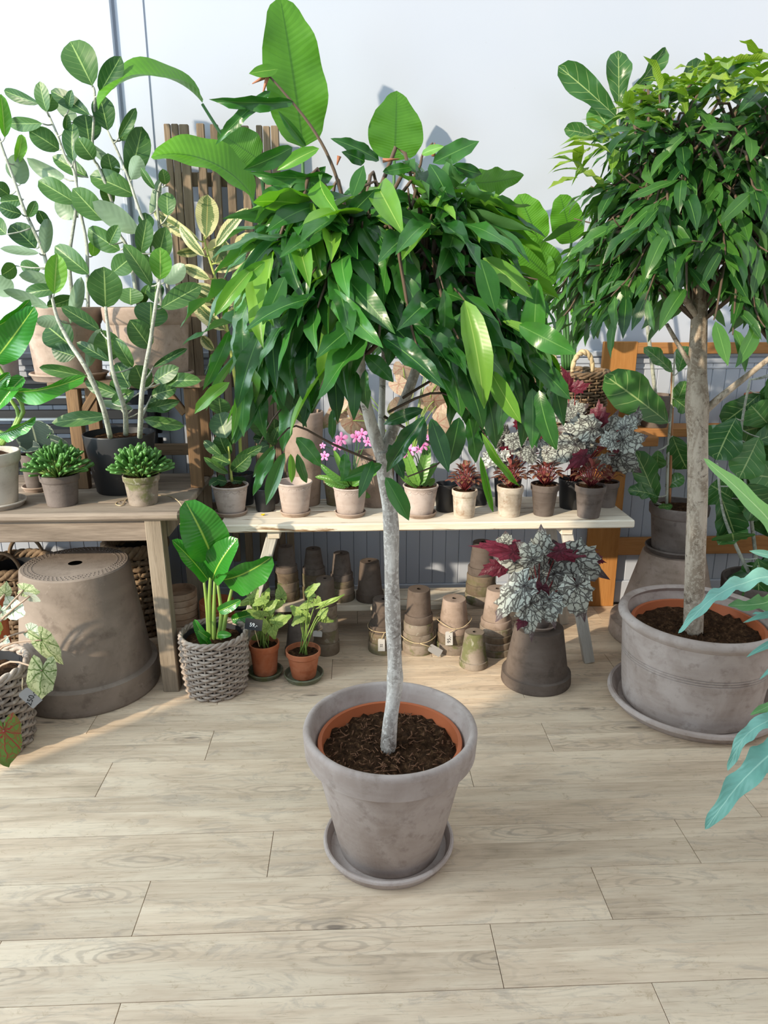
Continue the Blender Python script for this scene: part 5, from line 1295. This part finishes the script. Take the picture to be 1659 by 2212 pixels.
# fallen petal
pt = G(568, 1114, BZ); o = lathe('fallen_petal', [(0, .002), (.006, .003), (.009, .006), (.008, .007), (.004, .004), (0, .003)], M_YEL, None, pt, 8, .2); prop(o, 'small yellow fallen petal on the white bench', 'petal')

# ================================================================== TABLE TOP
def jade(f, mat, label, n):
    o, s = potted('finger_jade', f, 'collar', mat, label, soilz=.92); Rr = f[1]*1.35; st = Tubes()
    if 'jade' not in _lf:
        v, fc = lathe_data([(0, 0), (.10, .02), (.13, .4), (.15, .8), (.13, .95), (.05, 1.0), (0, .985)], 7)
        _lf['jade'] = [(mesh('finger', [Vector((p[0], p[2]+.06*math.sin(p[2]*2)*0, p[1]+.12*p[2]**2)) for p in v], fc, M_SUCC, True, None, [(.5, .5)]*len(v)), None)]
    for i in range(n):
        a = 2*pi*i*.618; e = (i+.5)/n; q = Rr*math.sqrt(e); zz = .028+.065*(1-e**1.4)+random.uniform(-.012, .012)
        b = s+Vector((q*.8*math.cos(a), q*.8*math.sin(a), zz*.8)); d = Vector((math.cos(a)*e*1.2+random.gauss(0, .35), math.sin(a)*e*1.2+random.gauss(0, .35), .85-.6*e)).normalized(); L = random.uniform(.036, .06)
        put_leaf(o, 'jade', b, b+d*L, .034, Vector((random.gauss(0, 1), random.gauss(0, 1), .2)), name='finger_leaf')
        if i % 2 == 0: st.add([s+Vector((q*.2*math.cos(a), q*.2*math.sin(a), 0)), b+d*.005], .003, .0022, 5, 1)
    st.build('stem', STEMG, o)
jade(fit(137, 1097, 1033, 82, 62, TZ), M_DARK, 'finger jade in a grey-brown collared pot on the table', 150)
jade(fit(311, 1095, 1034, 78, 60, TZ), M_MOSS, 'finger jade in a moss-stained pot at the table corner', 150)
sf_ = fit(-4, 1107, 1090, 122, 108, TZ); saucer((sf_[0], sf_[1], sf_[2], .022), M_WHITEP, 'pale saucer under the pale pot on the table')
c = Vector((sf_[0].x, sf_[0].y, TZ+.007)); f = (c, 60*mpp(c), 42*mpp(c), D(-4, 986, c.y-.1).z-c.z)
o, s = potted('paddle_leaf_plant', f, 'collar', M_WHITEP, 'big-leaved paddle plant in a pale clay pot on the table', soilz=.9)
st = Tubes(); Y = c.y
for pth in ([(0, 960), (50, 890), (20, 830), (-10, 780)], [(-5, 960), (-20, 800), (-20, 700)], [(5, 960), (40, 900), (20, 860)], [(-5, 960), (10, 940), (-5, 930)]): st.add([D(x, y, Y) for x, y in pth], .009, .006, 8, 3)
st.build('stem', STEMG, o)
for b, t_, w, roll in (((-45, 835), (222, 480), 190, .1), ((-60, 620), (192, 435), 85, .6), ((150, 930), (-30, 1150), 95, .3), ((-40, 1010), (545, 925), 85, .8), ((-30, 1290), (228, 1185), 70, .6), ((-80, 1000), (60, 900), 90, .4)): pleaf(o, 'str', z2(*b), z2(*t_), w/2.96, Y+.0, -.04, roll)
f = fit(83, 1060, 985, 56, 44, TZ+.006); saucer((Vector((f[0].x, f[0].y, TZ)), .062, .053, .02), M_LILAC2, 'brown saucer under the dark rubber plant on the table')
o, s = potted('rubber_plant', f, 'plain', M_DARK, 'dark rubber plant with pale-edged leaves behind the finger jade')
fig_oval(o, [[((85, 990), 0), ((95, 960), 0), ((110, 935), 0)]], [((250, 1425), (195, 1205), 225, 'rub', .1), ((290, 1310), (440, 1370), 75, 'rub', .5), ((260, 1380), (120, 1380), 80, 'rub', .4)], z2, 2.9625, f[0].y, STEMD, .005, 'rub', False, .03)
pot('plant_bowl', fit(140, 1042, 985, 70, 56, TZ), 'plain', M_TERRA2, 'low terracotta bowl behind the rubber plant')
# twine across the table corner
tt = Tubes(); tt.add([G(268, 1080, TZ+.002), G(256, 1083, TZ+.002), G(250, 1089, TZ+.002), G(262, 1092, TZ+.003), G(269, 1084, TZ+.003), G(276, 1077, TZ+.002), G(312, 1074, TZ+.002), G(345, 1070, TZ+.002), G(372, 1074, TZ+.003), D(391, 1090, ty0+.03), D(395, 1115, ty0+.03), D(388, 1133, ty0+.03)], .0016, None, 5, 5)
ob_ = tt.build('twine', M_ROPE, None); prop(ob_, 'loose straw twine trailing over the table corner', 'twine')

# ================================================================== UNDER THE TABLE
for cx, yb, yt, wt, wb, lab, hd in ((45, 1400, 1250, 150, 130, 'brown wicker basket with hoop handles behind the giant upturned pot', True), (318, 1395, 1205, 130, 110, 'tall brown wicker basket between giant pot and table leg', False)):
    f = fit(cx, yb, yt, wt, wb); f = (Vector((D(cx, 1300, 3.22).x-(.03 if not hd else 0), 3.22, 0)), f[1]*.95, f[2]*.95, f[3]*.97)
    o = basket('wicker_basket', f, 14, 26, M_WICKB, lab)
    if hd:
        for s_ in (-1, 1): hoop(f[0]+Vector((0, s_*f[1]*.8, f[3])), .075, .10, M_WICKB, o, .1, .009, 'handle', False)

# ================================================================== RIGHT: fiddle-leaf figs
ft = fs[0]; f = (Vector((ft.x, ft.y, ft.z+.009)), 61*mpp(ft), 47*mpp(ft), D(1421, 1106, ft.y-.12).z-ft.z-.009)
o, s = potted('fiddle_leaf_fig', f, 'collar', M_DARK, 'fiddle-leaf fig tied to a cane in a dark pot on the saucer', soilz=.9); Y = ft.y
tube('cane', [D(1446, 1085, Y), D(1450, 950, Y), D(1453, 800, Y)], .007, CANE, o)
stf = [[((1440, 1090), .01), ((1444, 960), .01), ((1452, 860), .01), ((1458, 760), .01)]]
LFF = [((970, 810), (530, 480), 300, 'fid', .15), ((890, 1360), (740, 1000), 180, 'fid', .3), ((900, 1320), (690, 1275), 100, 'fidd', .5), ((1000, 900), (1100, 1130), 230, 'fidd', .2), ((900, 1000), (890, 1130), 130, 'fidd'), ((1000, 460), (800, 290), 110, 'fid', .4), ((1010, 700), (1090, 520), 120, 'fid', .3), ((880, 1370), (820, 1100), 120, 'fidd', .3), ((1010, 640), (1110, 720), 120, 'fid'), ((900, 1390), (1000, 1380), 60, 'fid', .6), ((1040, 460), (1090, 280), 130, 'fidd'), ((950, 1250), (1080, 1180), 110, 'fidd')]
fig_oval(o, stf, LFF, z8b, 3.197, Y-.02, STEMGR, .007, 'fid', True, .06)
# tall one behind the round fig, on the pine shelf
tY = 3.3; tfp = (Vector((D(1420, 900, tY).x, 3.335, rz)), .075, .06, .15)
o, s = potted('fiddle_leaf_fig', tfp, 'plain', M_DARK, 'tall fiddle-leaf fig rising behind the round-headed fig', soilz=.9)
z8c = zoom(3.197, 1140, 80)
fig_oval(o, [[((1420, 890), -.03), ((1390, 640), -.03), ((1350, 400), -.03), ((1336, 290), -.03), ((1334, 225), -.03)]],
         [((630, 570), (210, 200), 190, 'fid', .2), ((628, 480), (625, 92), 190, 'fid', .1), ((660, 455), (950, 68), 110, 'fid', .6), ((600, 690), (445, 470), 210, 'fidd', .2), ((640, 650), (790, 480), 190, 'fidd', .2), ((460, 690), (250, 640), 110, 'fidd', .4), ((780, 520), (1010, 330), 170, 'fidd', .2), ((640, 700), (760, 640), 150, 'fidd'), ((560, 720), (480, 620), 150, 'fidd'), ((1100, 300), (1490, 190), 150, 'fid', .4), ((1300, 420), (1500, 290), 150, 'fidd'), ((1000, 420), (1200, 160), 170, 'fidd', .4)], z8c, 3.197, tY-.03, STEMGR, .009, 'fid', False, .05)
# spreading dark foliage beside and behind the round fig
dY = 2.98; df = (Vector((D(1640, 1300, dY).x, dY, 0)), .17, .13, .3)
o, s = potted('fiddle_leaf_fig', df, 'collar', M_DARK, 'low bushy fiddle-leaf fig with dark leaves behind the round fig', soilz=.9)
lst = []
for i in range(64):
    x = random.uniform(1590, 1770); y = random.uniform(800, 1290); a = random.uniform(0, 2*pi); L = random.uniform(75, 130)
    if y < 1180: x -= random.uniform(0, 55)
    tx = max(x+L*math.cos(a)*.8, 1512 if y < 1060 else 1535 if y < 1150 else 1582)
    lst.append(((x, y), (tx, min(1330, y+L*abs(math.sin(a))*random.choice((1, 1, -.6)))), random.uniform(60, 95), 'fidd' if i % 5 else 'fid'))
st_ = [[((1640, 1260), 0), ((1620, 1100), 0), ((1600, 950), 0), ((1620, 820), 0)], [((1650, 1260), .03), ((1680, 1100), .03), ((1700, 950), .03), ((1690, 830), .03)], [((1630, 1260), -.03), ((1590, 1180), -.05), ((1560, 1100), -.05), ((1550, 1000), -.05)]]
fig_oval(o, st_, lst, lambda x, y: (x, y), 1.0, dY, STEMGR, .009, 'fidd', True, .12)
# terracotta pot on the pine rack
pot('plant_pot', (Vector((D(1640, 900, 3.33).x, 3.325, rz)), .08, .065, .15), 'collar', M_TERRA, 'terracotta pot on the pine shelf behind the round fig')

# ---- blue fern at the right edge, on a stool
fx = D(1960, 1300, 1.66); FY = 1.66
stl = thing('stool', (fx.x, FY, 0), 'plain wooden stool carrying the blue-green fern', 'stool')
lathe('seat', [(0, .47), (.15, .47), (.155, .48), (.155, .49), (.15, .50), (0, .50)], W_TABLEZ, stl, Vector((fx.x, FY, 0)), 40, 0)
for k in range(3):
    a = 2*pi*k/3+.5; e = Vector((math.cos(a), math.sin(a), 0)); beam('leg', Vector((fx.x, FY, .472))+e*.10, Vector((fx.x, FY, 0))+e*.15, .03, .03, W_TABLEZ, stl, side=e.cross(Vector((0, 0, 1))))
ff = (Vector((fx.x, FY, .50)), .11, .08, .17)
o, s = potted('blue_fern', ff, 'collar', M_DARK, 'blue-green fern with wavy strap fronds at the edge of the room', soilz=.92)
def frond(path, w, Ys, key='fern', wav=.5):
    """wavy strap frond along a pixel path from crown to tip"""
    pts = [D(x, y, yy) for (x, y), yy in zip(path, Ys)]
    q = []
    n = 10
    for i in range(len(pts)-1):
        p0 = pts[max(i-1, 0)]; p1 = pts[i]; p2 = pts[i+1]; p3 = pts[min(i+2, len(pts)-1)]
        for k in range(n):
            t = k/n; q.append(.5*((2*p1)+(p2-p0)*t+(2*p0-5*p1+4*p2-p3)*t*t+(3*p1-p0-3*p2+p3)*t**3))
    q.append(pts[-1]); m = len(q); v, uv, f_ = [], [], []
    ph = random.uniform(0, 6)
    for i, p in enumerate(q):
        s_ = i/(m-1); d = (q[min(i+1, m-1)]-q[max(i-1, 0)]).normalized(); c = (CAM-p).normalized(); side = d.cross(c).normalized(); nn = side.cross(d)
        nn = (nn*.8+Vector((0, 0, .5))).normalized(); side = d.cross(nn).normalized()
        hw = w*mpp(p)*.5*(min(1, s_*6)**.5)*max(0, 1-s_**3.2)**.7
        for j in (-1, -.5, 0, .5, 1):
            wvv = wav*hw*math.sin(s_*m*.95+ph+j)*abs(j)+hw*.25*abs(j)
            v.append(p+side*(hw*j*(1+.2*math.sin(s_*m*.95+ph*2+j*2)))+nn*wvv-WL[o]); uv.append((.5+.5*j, s_))
    for i in range(m-1):
        for j in range(4): a = i*5+j; f_.append((a, a+1, a+6, a+5))
    link('frond', mesh('frond', v, f_, L_FERN if key == 'fern' else L_FERNG, True, None, uv), o, WL[o])
cr = (1900, 1330)
frond([cr, (1740, 1215), (1640, 1100), (1520, 990)], 50, (1.66, 1.62, 1.6, 1.6), 'ferng', .1)
frond([cr, (1700, 1250), (1600, 1262), (1530, 1300), (1465, 1368)], 34, (1.66, 1.6, 1.58, 1.56, 1.55))
frond([cr, (1720, 1290), (1640, 1305), (1572, 1308)], 40, (1.66, 1.6, 1.58, 1.57), 'ferng')
frond([cr, (1760, 1500), (1680, 1545), (1610, 1590), (1572, 1665)], 38, (1.66, 1.6, 1.56, 1.54, 1.53))
frond([cr, (1770, 1480), (1690, 1600), (1600, 1690), (1523, 1792)], 66, (1.66, 1.58, 1.52, 1.48, 1.46))
frond([cr, (1750, 1380), (1690, 1500), (1620, 1545)], 30, (1.66, 1.62, 1.6, 1.58), 'ferng')
for tp_, w in (((1618, 1190), 30), ((1618, 1238), 28), ((1605, 1345), 22), ((1612, 1420), 22), ((1640, 1468), 20), ((1700, 1100), 40), ((1750, 1700), 50)):
    frond([cr, ((cr[0]+tp_[0])/2, (cr[1]+tp_[1])/2-30), tp_], w, (1.66, 1.63, 1.62))
for k in range(8):
    a = k*.8-1.2; e = Vector((math.cos(a), math.sin(a), 0)); B = s; T = s+e*.35+Vector((0, 0, random.uniform(-.1, .3))); put_leaf(o, 'fern', B, T, .05, Vector((0, 0, 1)), name='frond')
